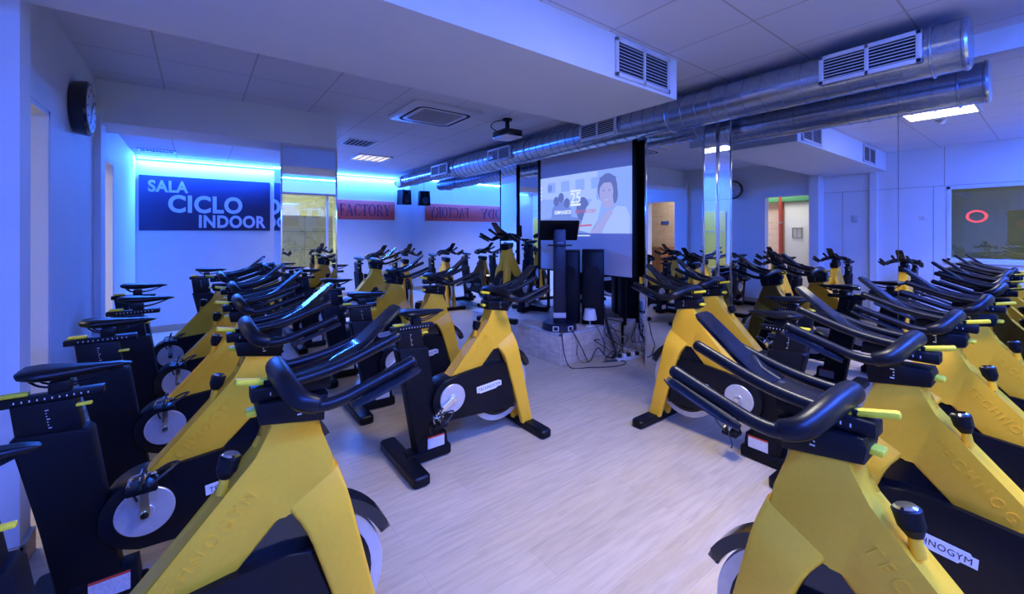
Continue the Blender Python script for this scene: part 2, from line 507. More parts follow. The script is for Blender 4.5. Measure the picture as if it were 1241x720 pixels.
# ------------------------------------------------------------------ light fittings
def led_strip(label, p0, p1, out, down=0.5, power=LED_POWER, color=LED_CYAN):
    """a light strip along the top of a wall from p0 to p1; out = horizontal direction into the room"""
    p0 = Vector(p0); p1 = Vector(p1); L = (p1 - p0).length; c = (p0 + p1) / 2; out = Vector(out)
    t = thing('light_strip', label, 'light strip', c, 0, 'blue light strips along the wall tops')
    b = new_bm(); d = (p1 - p0) / 2
    n = out * 0.012
    lo = [-d - n * 0, d - n * 0]
    e = Vector((0, 0, 0.024))
    pts = [-d, d, d + n * 2, -d + n * 2]
    a = [b.verts.new(p - e) for p in pts]; u = [b.verts.new(p + e) for p in pts]
    b.faces.new(a[::-1]); b.faces.new(u)
    for i in range(4): b.faces.new((a[i], a[(i + 1) % 4], u[(i + 1) % 4], u[i]))
    finish('glowing_strip', b, M['led'], t, smooth=0)
    dirv = (out * (1 - down) + Vector((0, 0, -down))).normalized()
    rot = dirv.to_track_quat('-Z', 'Y').to_euler()
    # long axis of the light follows the strip
    q = Matrix((( (p1 - p0).normalized() ), (dirv.cross((p1 - p0).normalized()) * -1), (-dirv))).transposed()
    o = area_light('strip_light', out * 0.05, q.to_euler(), L, 0.03, power * L, color, t)
    return t
led_strip('blue light strip along the top of the wall with the SALA CICLO INDOOR board', (XL + 0.02, YS - 0.005, 2.595), (1.15, YS - 0.005, 2.595), (0, -1, 0), 0.75)
led_strip('blue light strip above the red board on the far wall', (1.2, YF - 0.005, 2.84), (XM - 0.02, YF - 0.005, 2.84), (0, -1, 0), 0.75)
led_strip('blue light strip over the wide gym window, seen only in the mirrors', (-0.7, YR + 0.005, 2.80), (XM - 0.1, YR + 0.005, 2.80), (0, 1, 0), 0.95, LED_POWER * 0.82, LED_BLUE)

def luminaire(name, label, x, y, sx, sy, power, m, color, louvre=0, z=ZC):
    t = thing(name, label, 'ceiling light', (x, y, z))
    b = new_bm()
    for a in ((-sx, sx, -sy, -sy + 0.03), (-sx, sx, sy - 0.03, sy), (-sx, -sx + 0.03, -sy, sy), (sx - 0.03, sx, -sy, sy)):
        box(b, a[0], a[1], a[2], a[3], -0.018, 0.0, 0.003)
    finish('frame', b, M['grille'], t)
    b = new_bm(); box(b, -sx + 0.03, sx - 0.03, -sy + 0.03, sy - 0.03, -0.012 if not louvre else -0.004, -0.001)
    finish('diffuser', b, m, t, smooth=0)
    if louvre:
        b = new_bm()
        for i in range(1, louvre):
            q = -sx + 2 * sx * i / louvre
            box(b, q - 0.012, q + 0.012, -sy + 0.02, sy - 0.02, -0.016, -0.004)
            q = -sy + 2 * sy * i / louvre
            box(b, -sx + 0.02, sx - 0.02, q - 0.012, q + 0.012, -0.016, -0.004)
        finish('louvre', b, M['grille'], t, smooth=0)
    area_light('lamp_light', (0, 0, -0.03), (0, 0, 0), sx * 1.8, sy * 1.8, power, color, t, R(125))
    return t
luminaire('ceiling_light', 'lit white ceiling panel light, seen in the mirror at right beside a smoke detector', 1.90, 0.87, 0.30, 0.31, LAMP_POWER * 1.5, M['lamp'], (1.0, 0.94, 0.84))
luminaire('ceiling_light', 'louvred ceiling light with warm lit cells near the far wall', 2.55, 7.72, 0.30, 0.31, LAMP_POWER * 1.35, M['lampdim'], (1.0, 0.92, 0.84), 5)
luminaire('ceiling_light', 'added corridor light standing in for daylight outside the open doorways', -2.02, 4.9, 0.25, 1.6, 34, M['lamp'], (1.0, 0.95, 0.88), 0, 3.0)  # added lamp, itself unseen, in place of daylight in the corridor
luminaire('ceiling_light', 'gym ceiling light on the left behind the wide window', 0.6, -3.4, 0.3, 0.6, 210, M['lamp'], (1.0, 0.92, 0.72), 0, 3.0)
luminaire('ceiling_light', 'gym ceiling light on the right behind the wide window', 3.0, -3.4, 0.3, 0.6, 210, M['lamp'], (1.0, 0.92, 0.72), 0, 3.0)

# ------------------------------------------------------------------ mirrors
def mirror(label, quad, normal, z0=0.04, z1=2.715, trims=(), trim_m=None):
    """flat mirror sheet: quad = ((x0,y0),(x1,y1)) along the wall, thickness behind it"""
    (xa, ya), (xb, yb) = quad; n = Vector(normal) * -0.006
    o = tag(bpy.data.objects.new('mirror_panel', bpy.data.meshes.new('mirror_panel')), label, 'mirror', 'wall mirrors')
    b = new_bm()
    base = [(xa, ya), (xb, yb), (xb + n.x, yb + n.y), (xa + n.x, ya + n.y)]
    lo = [b.verts.new((x, y, z0)) for x, y in base]; hi = [b.verts.new((x, y, z1)) for x, y in base]
    b.faces.new(lo[::-1]); b.faces.new(hi)
    for i in range(4): b.faces.new((lo[i], lo[(i + 1) % 4], hi[(i + 1) % 4], hi[i]))
    bmesh.ops.recalc_face_normals(b, faces=b.faces)
    b.to_mesh(o.data); b.free(); o.data.materials.append(M['mirror']); COL.objects.link(o)
    for (tx, ty) in trims:
        b = new_bm(); box(b, tx - 0.009, tx + 0.009, ty - 0.009, ty + 0.009, z0, z1, 0.003)
        finish('edge_trim', b, trim_m or M['chrome'], o)
    return o
g = 0.0015
mirror('mirror sheet on the right wall nearest the camera, right of a vertical joint', ((XM, YR), (XM, 0.78 - g)), (-1, 0, 0))
mirror('wall mirror sheet between the chrome edged pillar and the vertical joint at right', ((XM, 0.78 + g), (XM, 2.18)), (-1, 0, 0))
mirror('wall mirror sheet behind the projection screen between two mirrored pillars', ((XM, 2.85), (XM, 5.30)), (-1, 0, 0))
mirror('wall mirror sheet left of the dark edged pillar', ((XM, 5.76), (XM, 7.9 - g)), (-1, 0, 0))
mirror('wall mirror sheet in the far corner showing the red board in reverse', ((XM, 7.9 + g), (XM, YF)), (-1, 0, 0))
x, y0, y1 = PIL[0]
mirror('broad mirrored front of the pillar right of the projection screen', ((x, y0), (x, y1)), (-1, 0, 0), 0.0, 2.72, ((x, y0), (x, y1)))
mirror('narrow mirrored side of the pillar right of the screen facing the camera', ((x, y0), (XM, y0)), (0, -1, 0), 0.0, 2.72, ((XM - 0.01, y0 - 0.004),))
mirror('mirrored far side of the pillar right of the screen', ((x, y1), (XM, y1)), (0, 1, 0), 0.0, 2.72)
x, y0, y1 = PIL[1]
mirror('mirrored front of the pillar left of the projection screen', ((x, y0), (x, y1)), (-1, 0, 0), 0.0, 2.72, ((x, y0 + 0.001), (x, y1)), M['gloss'])
mirror('mirrored side of the pillar left of the screen, next to the black frame', ((x, y0), (XM, y0)), (0, -1, 0), 0.0, 2.72)
mirror('mirrored far side of the pillar left of the screen', ((x, y1), (XM, y1)), (0, 1, 0), 0.0, 2.72)
mirror('mirrored front of the pillar beside the alcove, under the beam', ((0.733, YB), (1.31, YB)), (0, -1, 0), 0.0, 2.487, ((0.733, YB), (1.31, YB)))
mirror('mirrored left side of the pillar beside the alcove, facing the navy board', ((0.733, YB), (0.733, 5.75)), (-1, 0, 0), 0.0, 2.487)
mirror('mirrored right side of the pillar beside the alcove', ((1.31, YB), (1.31, 5.75)), (1, 0, 0), 0.0, 2.487)

# ------------------------------------------------------------------ the indoor bike

def build_bike():
    t = thing('indoor_bike', 'x', 'exercise bike')
    def part(name, bm, m, parent=t, smooth=35): return finish(name, bm, m, parent, smooth)
    # --- yellow frame: head and beam plate, two fork legs
    b = new_bm()
    out = [(0.690, 0.945), (0.688, 0.868), (0.672, 0.838), (0.245, 0.400), (0.330, 0.270)]
    out += [(0.520, 0.450), (0.715, 0.637)] + arc(0.752, 0.632, 0.034, 150, 20, 6) + [(0.822, 0.60), (0.885, 0.63), (0.892, 0.72), (0.868, 0.80), (0.845, 0.865), (0.832, 0.922)]
    plate(b, out, -0.048, 0.048, 0.014, seg=3)
    for s in (-1, 1):
        secs = []
        for x0, z0, x1, z1, ya, yb in ((0.742, 0.668, 0.890, 0.752, 0.0, 0.0465), (0.776, 0.622, 0.909, 0.690, 0.022, 0.074), (0.792, 0.592, 0.921, 0.640, 0.032, 0.085), (0.808, 0.55, 0.936, 0.575, 0.036, 0.087), (0.880, 0.32, 0.995, 0.32, 0.040, 0.086), (0.962, 0.05, 1.062, 0.05, 0.040, 0.080)):
            secs.append([Vector((q.x, q.y, z0 + (z1 - z0) * (q.x - x0) / (x1 - x0))) for q in rrect(x0, x1, min(s * ya, s * yb), max(s * ya, s * yb), 0, 0.012)])
        loft(b, secs)
    # short neck for the brake knob
    cyl(b, (0.584, 0, 0.752), (0.592, 0, 0.800), 0.015, 0.013, 14)
    fr = part('frame', b, M['yellow'])
    d = Vector((0.685 - 0.425, 0, 0.775 - 0.515)); L = d.length; d.normalize(); n = Vector((-d.z, 0, d.x))
    # right side (y-): reads from the rear up to the head; left side: from the head down
    b = new_bm()
    add_text(b, 'TECHNOGYM', Vector((0.450, -0.0475, 0.470)) + n * 0.035, d, n, L * 0.93, 0.036, 0.0, 0.0028, 1.45)
    finish('embossed_lettering', b, M['yellow'], fr, 0)
    b = new_bm()
    add_text(b, 'TECHNOGYM', Vector((0.700, 0.0475, 0.715)) + n * 0.035, -d, n, L * 0.93, 0.036, 0.0, 0.0028, 1.45)
    finish('embossed_lettering', b, M['yellow'], fr, 0)
    # --- belt guard
    b = new_bm()
    gp = arc(0.362, 0.378, 0.142, 262, 104, 14) + [(0.46, 0.534), (0.60, 0.547), (0.74, 0.546), (0.812, 0.536), (0.862, 0.36), (0.895, 0.195)]
    plate(b, gp[::-1], -0.074, 0.074, 0.010)
    guard = part('belt_guard', b, M['black'])
    for s in (-1, 1):
        b = new_bm()
        ux = Vector((1, 0, 0.08)).normalized() if s < 0 else Vector((-1, 0, -0.08)).normalized()
        uz = Vector((-0.08, 0, 1)).normalized() if s < 0 else Vector((-0.08, 0, 1)).normalized()
        c = Vector((0.66, s * 0.0748, 0.400))
        pl = [(-0.105, -0.022), (-0.085, -0.022), (-0.08, -0.030), (0.06, -0.030), (0.065, -0.022), (0.105, -0.022), (0.105, 0.014), (0.09, 0.014), (0.085, 0.022), (-0.105, 0.022)]
        nrm = Vector((0, s, 0))
        f0 = [b.verts.new(c + ux * u + uz * v) for u, v in pl]; f1 = [b.verts.new(c + ux * u + uz * v + nrm * 0.0015) for u, v in pl]
        b.faces.new(f0); b.faces.new(f1)
        for i in range(len(pl)): b.faces.new((f0[i], f0[(i + 1) % len(pl)], f1[(i + 1) % len(pl)], f1[i]))
        st = finish('logo_sticker', b, M['white'], guard, 0)
        b = new_bm()
        add_text(b, 'TECHNOGYM', c + nrm * 0.0015 - uz * 0.004, ux, uz, 0.182, 0.022, 0.0, 0.0006, 1.08, center=True)
        o = finish('lettering', b, M['ink'], guard, 0)
    # --- flywheel, its covers and mudguard
    b = new_bm()
    cyl(b, (0.79, -0.013, 0.36), (0.79, 0.013, 0.36), 0.256, seg=48, rnd=0.004)
    fw = part('flywheel', b, M['silver'])
    b = new_bm()
    for s in (-1, 1): cyl(b, (0.79, s * 0.013, 0.36), (0.79, s * 0.030, 0.36), 0.215, 0.195, seg=40, rnd=0.003)
    finish('hub_cover', b, M['black'], fw)
    b = new_bm()
    a_out = arc(0.79, 0.36, 0.300, 22, 172, 22); a_in = arc(0.79, 0.36, 0.264, 172, 22, 22)
    plate(b, a_out + a_in, -0.038, 0.038, 0.017, seg=4)
    for s in (-1, 1): plate(b, arc(0.79, 0.36, 0.275, 52, 190, 18) + arc(0.79, 0.36, 0.17, 190, 52, 18), min(s * 0.026, s * 0.034), max(s * 0.026, s * 0.034), 0.003)
    part('mudguard', b, M['gloss'])
    # --- rear post with seat carrier
    b = new_bm()
    plate(b, [(0.120, 0.075), (0.300, 0.075), (0.262, 0.32), (0.205, 0.735), (0.190, 0.750), (0.010, 0.768), (-0.006, 0.752), (0.060, 0.45)], -0.046, 0.046, 0.010)
    post = part('rear_post', b, M['blackmat'])
    b = new_bm()
    plate(b, [(0.012, 0.70), (0.186, 0.70), (0.160, 0.868), (-0.008, 0.874)], -0.034, 0.034, 0.006)
    sp = part('seat_post', b, M['black'])
    b = new_bm()
    for s in (-1, 1):
        b = new_bm()
        for i in range(7):
            z = 0.775 + 0.011 * i
            box(b, 0.090 - (z - 0.77) * 0.14, 0.093 - (z - 0.77) * 0.14 + (0.006 if i % 3 == 0 else 0), s * 0.0345 - 0.0004, s * 0.0345 + 0.0004, z, z + 0.003)
        finish('height_scale', b, M['white'], sp, 0)
    # --- saddle on its slider
    b = new_bm()
    stn = [(0.022, 0.030, 0.990, 0.972), (0.036, 0.072, 0.998, 0.962), (0.075, 0.082, 1.000, 0.950), (0.130, 0.072, 0.996, 0.944), (0.180, 0.046, 0.990, 0.945), (0.240, 0.028, 0.986, 0.950), (0.300, 0.021, 0.983, 0.956), (0.330, 0.014, 0.978, 0.962), (0.338, 0.006, 0.973, 0.966)]
    secs = []
    for x, hw, zt, zb in stn:
        s = []
        for k in range(16):
            a = 2 * PI * k / 16; c, si = math.cos(a), math.sin(a)
            yy = hw * math.copysign(abs(c) ** 0.7, c); zm = (zt + zb) / 2; zz = zm + (zt - zb) / 2 * math.copysign(abs(si) ** 0.8, si)
            if si < 0: yy *= (1 - 0.25 * (-si))
            if si > 0.3: zz -= 0.006 * math.exp(-(yy / 0.012) ** 2)      # centre groove
            s.append((x, yy, zz))
        secs.append(s)
    loft(b, secs)
    sad = part('saddle', b, M['grip'], smooth=60)
    b = new_bm()
    for s in (-1, 1):
        tube(b, smooth_pts([(0.06, s * 0.03, 0.955), (0.10, s * 0.022, 0.925), (0.20, s * 0.020, 0.922), (0.30, s * 0.008, 0.958)], 4), 0.004, 6)
    finish('saddle_rails', b, M['blackmat'], sad)
    b = new_bm()
    box(b, -0.035, 0.255, -0.024, 0.024, 0.866, 0.898, 0.005)
    box(b, 0.105, 0.165, -0.028, 0.028, 0.895, 0.940, 0.006)
    sl = finish('seat_slider', b, M['black'], sad)
    b = new_bm()
    for s in (-1, 1):
        for i in range(11): box(b, 0.02 + 0.019 * i, 0.0235 + 0.019 * i, s * 0.0245 - 0.0004, s * 0.0245 + 0.0004, 0.880, 0.887)
    finish('position_scale', b, M['white'], sad, 0)
    b = new_bm()
    box(b, -0.020, 0.055, -0.016, 0.016, 0.899, 0.914, 0.006)
    finish('clamp_lever', b, M['lime'], sad)
    b = new_bm()
    box(b, 0.160, 0.205, -0.040, -0.022, 0.838, 0.850, 0.004)
    finish('height_lever', b, M['lime'], post)
    # --- base
    b = new_bm()
    loft(b, [rrect(-0.005, 0.105, -0.29, 0.29, z, r) if i not in (0, 3) else rrect(0.003, 0.097, -0.282, 0.282, z, r) for i, (z, r) in enumerate(((0.004, 0.02), (0.012, 0.024), (0.055, 0.024), (0.066, 0.02)))])
    for s in (-1, 1): box(b, 0.02, 0.08, s * 0.25 - 0.03, s * 0.25 + 0.03, 0.0, 0.006)
    part('rear_stabilizer', b, M['black'])
    b = new_bm()
    loft(b, [rrect(0.975, 1.070, -0.29, 0.29, z, r) if i not in (0, 3) else rrect(0.983, 1.062, -0.282, 0.282, z, r) for i, (z, r) in enumerate(((0.004, 0.02), (0.012, 0.024), (0.050, 0.024), (0.060, 0.02)))])
    for s in (-1, 1): box(b, 0.99, 1.055, s * 0.25 - 0.03, s * 0.25 + 0.03, 0.0, 0.006)
    part('front_stabilizer', b, M['black'])
    b = new_bm()
    box(b, 0.06, 0.365, -0.058, 0.058, 0.012, 0.076, 0.010)
    plate(b, [(0.125, 0.07), (0.345, 0.07), (0.335, 0.165), (0.150, 0.165)], -0.050, 0.050, 0.008)
    bs = part('base_block', b, M['blackmat'])
    for s in (-1, 1):
        y = s * 0.0512
        b = new_bm()
        box(b, 0.195, 0.315, min(y, y + s * 0.001), max(y, y + s * 0.001), 0.082, 0.148)
        box(b, 0.195, 0.315, min(y, y + s * 0.001), max(y, y + s * 0.001), 0.148, 0.158, mi=1)
        finish('warning_label', b, [M['label'], M['red']], bs, 0)
    # --- cranks and pedals
    for s in (-1, 1):
        b = new_bm(); cyl(b, (0.362, s * 0.074, 0.385), (0.362, s * 0.086, 0.385), 0.094, seg=36, rnd=0.003)
        cyl(b, (0.362, s * 0.086, 0.385), (0.362, s * 0.094, 0.385), 0.030, seg=20, rnd=0.002)
        dsc = part('crank_disc', b, M['silver'])
        ex, ez = 0.362 + s * 0.155, 0.385 + s * 0.072
        b = new_bm()
        v = Vector((ex - 0.362, 0, ez - 0.385)).normalized(); nn = Vector((-v.z, 0, v.x))
        A = Vector((0.362, s * 0.094, 0.385)); B = Vector((ex, s * 0.112, ez))
        secs = []
        for q, hw in ((-0.016, 0.012), (0.0, 0.017), (0.06, 0.013), (0.155, 0.011), (0.171, 0.015), (0.186, 0.009)):
            c = A.lerp(B, min(max(q / 0.171, -0.1), 1.09))
            secs.append([c + nn * hw + Vector((0, s * 0.016, 0)), c - nn * hw + Vector((0, s * 0.016, 0)), c - nn * hw, c + nn * hw])
        loft(b, secs)
        cyl(b, (0.362, s * 0.09, 0.385), (0.362, s * 0.116, 0.385), 0.013, seg=12)
        part('crank_arm', b, M['chrome'])
        b = new_bm(); yc = s * 0.178
        box(b, ex - 0.046, ex + 0.046, yc - 0.044, yc + 0.044, ez - 0.036, ez - 0.010, 0.006)
        cyl(b, (ex, s * 0.112, ez - 0.02), (ex, yc, ez - 0.02), 0.008, seg=10)
        pd = part('pedal', b, M['black'])
        b = new_bm()
        tube(b, smooth_pts([(ex + 0.02, yc - 0.045, ez - 0.01), (ex + 0.07, yc - 0.035, ez + 0.02), (ex + 0.105, yc, ez + 0.035), (ex + 0.07, yc + 0.035, ez + 0.02), (ex + 0.02, yc + 0.045, ez - 0.01)], 4), 0.005, 6)
        tube(b, smooth_pts([(ex - 0.005, yc - 0.048, ez - 0.012), (ex + 0.005, yc - 0.035, ez + 0.045), (ex + 0.01, yc + 0.035, ez + 0.045), (ex - 0.005, yc + 0.050, ez - 0.012), (ex - 0.03, yc + 0.058, ez - 0.07), (ex - 0.02, yc + 0.05, ez - 0.10)], 4), 0.0045, 6)
        finish('toe_strap', b, M['cable'], pd)
        b = new_bm()
        cyl(b, (ex, yc - s * 0.046, ez - 0.005), (ex, yc + s * 0.03, ez + 0.006), 0.015, 0.010, 12)
        tube(b, smooth_pts([(ex - 0.04, yc - 0.03, ez), (ex - 0.03, yc, ez + 0.018), (ex + 0.03, yc, ez + 0.018), (ex + 0.04, yc + 0.03, ez)], 4), 0.006, 6)
        finish('pedal_clip', b, M['chrome'], pd)
    # --- brake knob
    b = new_bm()
    ax = Vector((0.016, 0, 0.06)).normalized(); p = Vector((0.590, 0, 0.796))
    cyl(b, p, p + ax * 0.020, 0.016, 0.026, 20); cyl(b, p + ax * 0.018, p + ax * 0.062, 0.027, 0.029, 24, rnd=0.004)
    kn = part('brake_knob', b, M['black'])
    b = new_bm(); cyl(b, p + ax * 0.0615, p + ax * 0.067, 0.024, 0.020, 24, rnd=0.001)
    finish('knob_cap', b, M['chrome'], kn)
    # --- head clamp
    b = new_bm()
    plate(b, [(0.672, 0.938), (0.848, 0.908), (0.846, 0.955), (0.860, 0.990), (0.672, 1.002), (0.664, 0.98)], -0.052, 0.052, 0.008)
    hc = part('head_clamp', b, M['black'])
    for s in (-1, 1):
        b = new_bm()
        for i in range(4): box(b, 0.770, 0.782 if i % 3 == 0 else 0.774, s * 0.0525 - 0.0004, s * 0.0525 + 0.0004, 0.945 + 0.011 * i, 0.949 + 0.011 * i)
        finish('height_scale', b, M['white'], hc, 0)
    b = new_bm(); box(b, 0.640, 0.690, -0.022, 0.022, 0.958, 0.976, 0.006)
    finish('release_tab', b, M['lime'], hc)
    # --- handlebar group
    b = new_bm()
    rear = smooth_pts([(0.80, -0.190, 1.015), (0.757, -0.178, 1.034), (0.735, -0.12, 1.058), (0.728, -0.05, 1.070), (0.728, 0.05, 1.070), (0.735, 0.12, 1.058), (0.757, 0.178, 1.034), (0.80, 0.190, 1.015)], 5)
    nR = len(rear); tube(b, rear, [0.021 + 0.008 * math.sin(PI * i / (nR - 1)) ** 0.6 for i in range(nR)], 14, sy=1.1)
    for s in (-1, 1):
        pts = smooth_pts([(0.755, s * 0.176, 1.036), (0.80, s * 0.193, 1.014), (0.86, s * 0.197, 1.018), (0.93, s * 0.199, 1.040), (1.00, s * 0.203, 1.064), (1.075, s * 0.209, 1.092)], 5)
        tube(b, pts, 0.0175, 12)
        pts = smooth_pts([(0.735, s * 0.090, 1.060), (0.80, s * 0.088, 1.066), (0.87, s * 0.086, 1.078), (0.94, s * 0.083, 1.098), (1.075, s * 0.080, 1.146)], 5)
        tube(b, pts, 0.0165, 12)
    hb = part('handlebar', b, M['grip'], smooth=60)
    b = new_bm()
    box(b, 0.652, 0.872, -0.032, 0.032, 1.000, 1.040, 0.006)
    plate(b, [(0.74, 1.03), (0.95, 1.070), (0.96, 1.085), (0.93, 1.085), (0.78, 1.058), (0.73, 1.05)], -0.050, 0.050, 0.004)
    finish('bar_slider', b, M['black'], hb)
    b = new_bm()
    for s in (-1, 1):
        for i in range(4): box(b, 0.700 + 0.020 * i, 0.703 + 0.020 * i, s * 0.0325 - 0.0004, s * 0.0325 + 0.0004, 1.015, 1.024)
    finish('position_scale', b, M['white'], hb, 0)
    b = new_bm()
    box(b, -0.052, 0.052, -0.0135, 0.0135, -0.009, 0.009, 0.006, M4=Matrix.Translation((0.665, 0.0, 1.054)) @ Matrix.Rotation(R(12), 4, 'Y') @ Matrix.Rotation(R(6), 4, 'Z'))
    finish('clamp_lever', b, M['lime'], hb)
    b = new_bm(); cyl(b, (0.700, 0, 1.030), (0.700, 0, 1.056), 0.017, 0.019, 16, rnd=0.002)
    finish('clamp_hub', b, M['black'], hb)
    b = new_bm()
    secs = []
    for x, z, hw, th in ((0.880, 1.070, 0.050, 0.010), (0.930, 1.092, 0.047, 0.011), (0.975, 1.124, 0.044, 0.011), (1.092, 1.222, 0.040, 0.010), (1.104, 1.232, 0.032, 0.006)):
        v = Vector((-0.66, 0, 0.75))
        secs.append([Vector((x, y * hw, z)) + v * q * th for y, q in ((-1, -0.5), (-0.85, -1), (0.85, -1), (1, -0.5), (1, 0.5), (0.85, 1), (-0.85, 1), (-1, 0.5))])
    loft(b, secs)
    finish('console_arm', b, M['gloss'], hb)
    b = new_bm()
    rot = Matrix.Translation((0.868, 0, 1.0725)) @ Matrix.Rotation(R(-10.5), 4, 'Y')
    box(b, -0.035, 0.035, -0.026, 0.026, -0.001, 0.001, M4=rot)
    box(b, -0.008, 0.022, -0.012, 0.012, 0.0008, 0.0016, mi=1, M4=rot)
    finish('instruction_label', b, [M['label'], M['ink']], hb, 0)
    for s in (-1, 1):
        b = new_bm(); secs = []
        for x, yc, z, hw in ((0.890, 0.205, 0.992, 0.014), (0.93, 0.209, 1.006, 0.026), (1.00, 0.215, 1.032, 0.028), (1.07, 0.221, 1.058, 0.024), (1.09, 0.222, 1.066, 0.012)):
            secs.append([(x, s * yc - hw, z), (x, s * yc, z - 0.010), (x, s * yc + hw, z), (x, s * yc + hw, z + 0.005), (x, s * yc, z - 0.004), (x, s * yc - hw, z + 0.005)])
        loft(b, secs)
        finish('forearm_tray', b, M['greytray'], hb, 60)
    return t

proto = build_bike()

def copy_bike(src, loc, rz):
    r = src.copy(); COL.objects.link(r); r.location = loc; r.rotation_euler = (0, 0, rz)
    for ch in src.children:
        c = ch.copy(); COL.objects.link(c); c.parent = r
        for g2 in ch.children:
            d = g2.copy(); COL.objects.link(d); d.parent = c
    return r

# x, y of the rear stabilizer, heading (deg), bar shift (fore, up), saddle shift (fore, up), label, group
FX, FY, FMY = 0, 90, -90
ROWL, ROWM, ROWR, ROWH, ROWF = 'bikes along the left wall', 'second column of bikes facing the platform', 'bikes along the near right', 'bikes by the mirror at right', 'bikes at the far wall'
BIKES = [
    (-0.53, 1.45, FX, 0.00, 0.00, -0.10, 0.03, 'nearest yellow and black bike at lower left, cut off by the frame', ROWL),
    (-0.53, 2.29, FX, -0.02, 0.00, -0.02, 0.0, 'yellow bike by the left wall, second from the camera, its saddle beside the white pier', ROWL),
    (-0.51, 3.17, FX, -0.02, 0.0, -0.02, 0.03, 'third bike from the camera along the left wall', ROWL),
    (-0.48, 4.04, FX, -0.03, 0.0, 0.0, 0.04, 'fourth bike along the left wall, below the wall clock', ROWL),
    (-0.56, 4.92, FX, 0.0, 0.02, 0.0, 0.05, 'fifth bike along the left wall, brownish beam in the shade of the beam', ROWL),
    (-0.05, 6.35, FX, 0.0, 0.0, 0.0, 0.06, 'farthest bike of the left rows, standing in the alcove under the navy board', ROWL),
    (1.00, 2.55, FX, 0.02, 0.0, 0.0, 0.0, 'bike seen whole in the middle of the floor left of the platform', ROWM),
    (1.00, 3.55, FX, 0.0, 0.02, -0.04, 0.0, 'bike directly behind the whole one in the middle of the floor', ROWM),
    (0.98, 4.50, FX, 0.0, 0.0, -0.02, 0.03, 'third bike of the middle column, behind the two nearer ones', ROWM),
    (1.45, 6.35, 8, 0.0, 0.0, 0.0, 0.04, 'bike at the right foot of the mirrored alcove pillar, facing right', ROWM),
    (2.35, 7.95, -82, 0.0, 0.04, 0.0, 0.04, 'bike facing the room under the FACTORY end of the red board', ROWF),
    (3.15, 8.15, -96, 0.0, 0.05, 0.0, 0.05, 'bike in the far corner left of its mirror image', ROWF),
    (3.92, 8.10, -92, 0.0, 0.05, 0.0, 0.05, 'bike against the far mirror, its front bar end-on to the room', ROWF),
    (1.325, -0.38, FY, 0.0, 0.0, 0.0, 0.0, 'nearest bike at lower right, its knob and logo sticker in front', ROWR),
    (2.153, -0.38, FY, 0.0, 0.02, 0.0, 0.0, 'second bike from the camera in the right row, raised letters on its beam', ROWR),
    (3.004, -0.38, FY, -0.02, 0.01, 0.0, 0.0, 'third bike from the camera in the right row', ROWR),
    (3.816, -0.42, FY, -0.02, 0.02, 0.0, 0.0, 'last bike of the right row, beside the wall mirror', ROWR),
    (2.96, 0.95, FY, 0.02, 0.0, 0.0, 0.0, 'bike at the right of the open floor facing the cable tangle', ROWH),
    (3.70, 1.15, FY, 0.0, 0.0, 0.0, 0.0, 'bike close to the mirrored pillar, behind the one facing the cables', ROWH),
]
first = True
for (x, y, deg, bf, bu, sf, su, label, grp) in BIKES:
    if first: r = proto; first = False; r.location = (x, y, 0); r.rotation_euler = (0, 0, R(deg))
    else: r = copy_bike(proto, (x, y, 0), R(deg))
    r['label'] = label; r['group'] = grp
    for ch in r.children:
        if ch.name.startswith('handlebar'): ch.location = (bf, 0, bu)
        elif ch.name.startswith('saddle'): ch.location = (sf, 0, su)
        elif ch.name.startswith(('crank_arm', 'pedal')) and grp not in (ROWL, ROWR, ROWH):
            ch.location = (0, 0, 0); ch.rotation_euler = (0, 0, 0)
        elif ch.name.startswith(('crank_arm', 'pedal')) and grp in (ROWL, ROWR, ROWH):
            a = R(-115); P = Vector((0.362, 0, 0.385))
            def turn(v): return Vector((v.x * math.cos(a) - v.z * math.sin(a), v.y, v.x * math.sin(a) + v.z * math.cos(a)))
            if ch.name.startswith('crank_arm'):
                ch.rotation_euler = (0, -a, 0); ch.location = P - turn(P)
            else:
                sd = 1 if sum(v.co.y for v in ch.data.vertices) > 0 else -1
                d0 = Vector((0.155 * sd, 0, 0.072 * sd)); ch.location = turn(d0) - d0
        elif ch.name.startswith('seat_post'): ch.location = (-su * 0.14, 0, su)
inst = copy_bike(proto, (3.96, 4.78, 0.351), R(205))
inst['label'] = "instructor's bike standing on the platform, turned towards the room"; inst['group'] = 'bike on the platform'
for ch in inst.children:
    if ch.name.startswith('handlebar'): ch.location = (0, 0, 0.03)

# ------------------------------------------------------------------ platform, screen, console
def seam_mat():
    m = M['platform']; nt = m.node_tree; L = nt.links.new; bs = nt.nodes['Principled BSDF']
    src = bs.inputs['Base Color'].links[0].from_socket
    tc = nt.nodes.new('ShaderNodeTexCoord'); sp = nt.nodes.new('ShaderNodeSeparateXYZ'); L(tc.outputs['Object'], sp.inputs[0])
    ad = nt.nodes.new('ShaderNodeMath'); ad.operation = 'ADD'; L(sp.outputs['X'], ad.inputs[0]); L(sp.outputs['Y'], ad.inputs[1])
    pp = nt.nodes.new('ShaderNodeMath'); pp.operation = 'PINGPONG'; L(ad.outputs[0], pp.inputs[0]); pp.inputs[1].default_value = 0.0975
    lt = nt.nodes.new('ShaderNodeMath'); lt.operation = 'LESS_THAN'; L(pp.outputs[0], lt.inputs[0]); lt.inputs[1].default_value = 0.002
    mx = nt.nodes.new('ShaderNodeMix'); mx.data_type = 'RGBA'; L(lt.outputs[0], mx.inputs['Factor']); L(src, mx.inputs['A'])
    mx.inputs['B'].default_value = (0.30, 0.24, 0.20, 1); L(mx.outputs['Result'], bs.inputs['Base Color'])
seam_mat()
t = thing('platform', 'low wooden platform clad in grey oak boards in front of the mirrors', 'platform', (0, 0, 0))
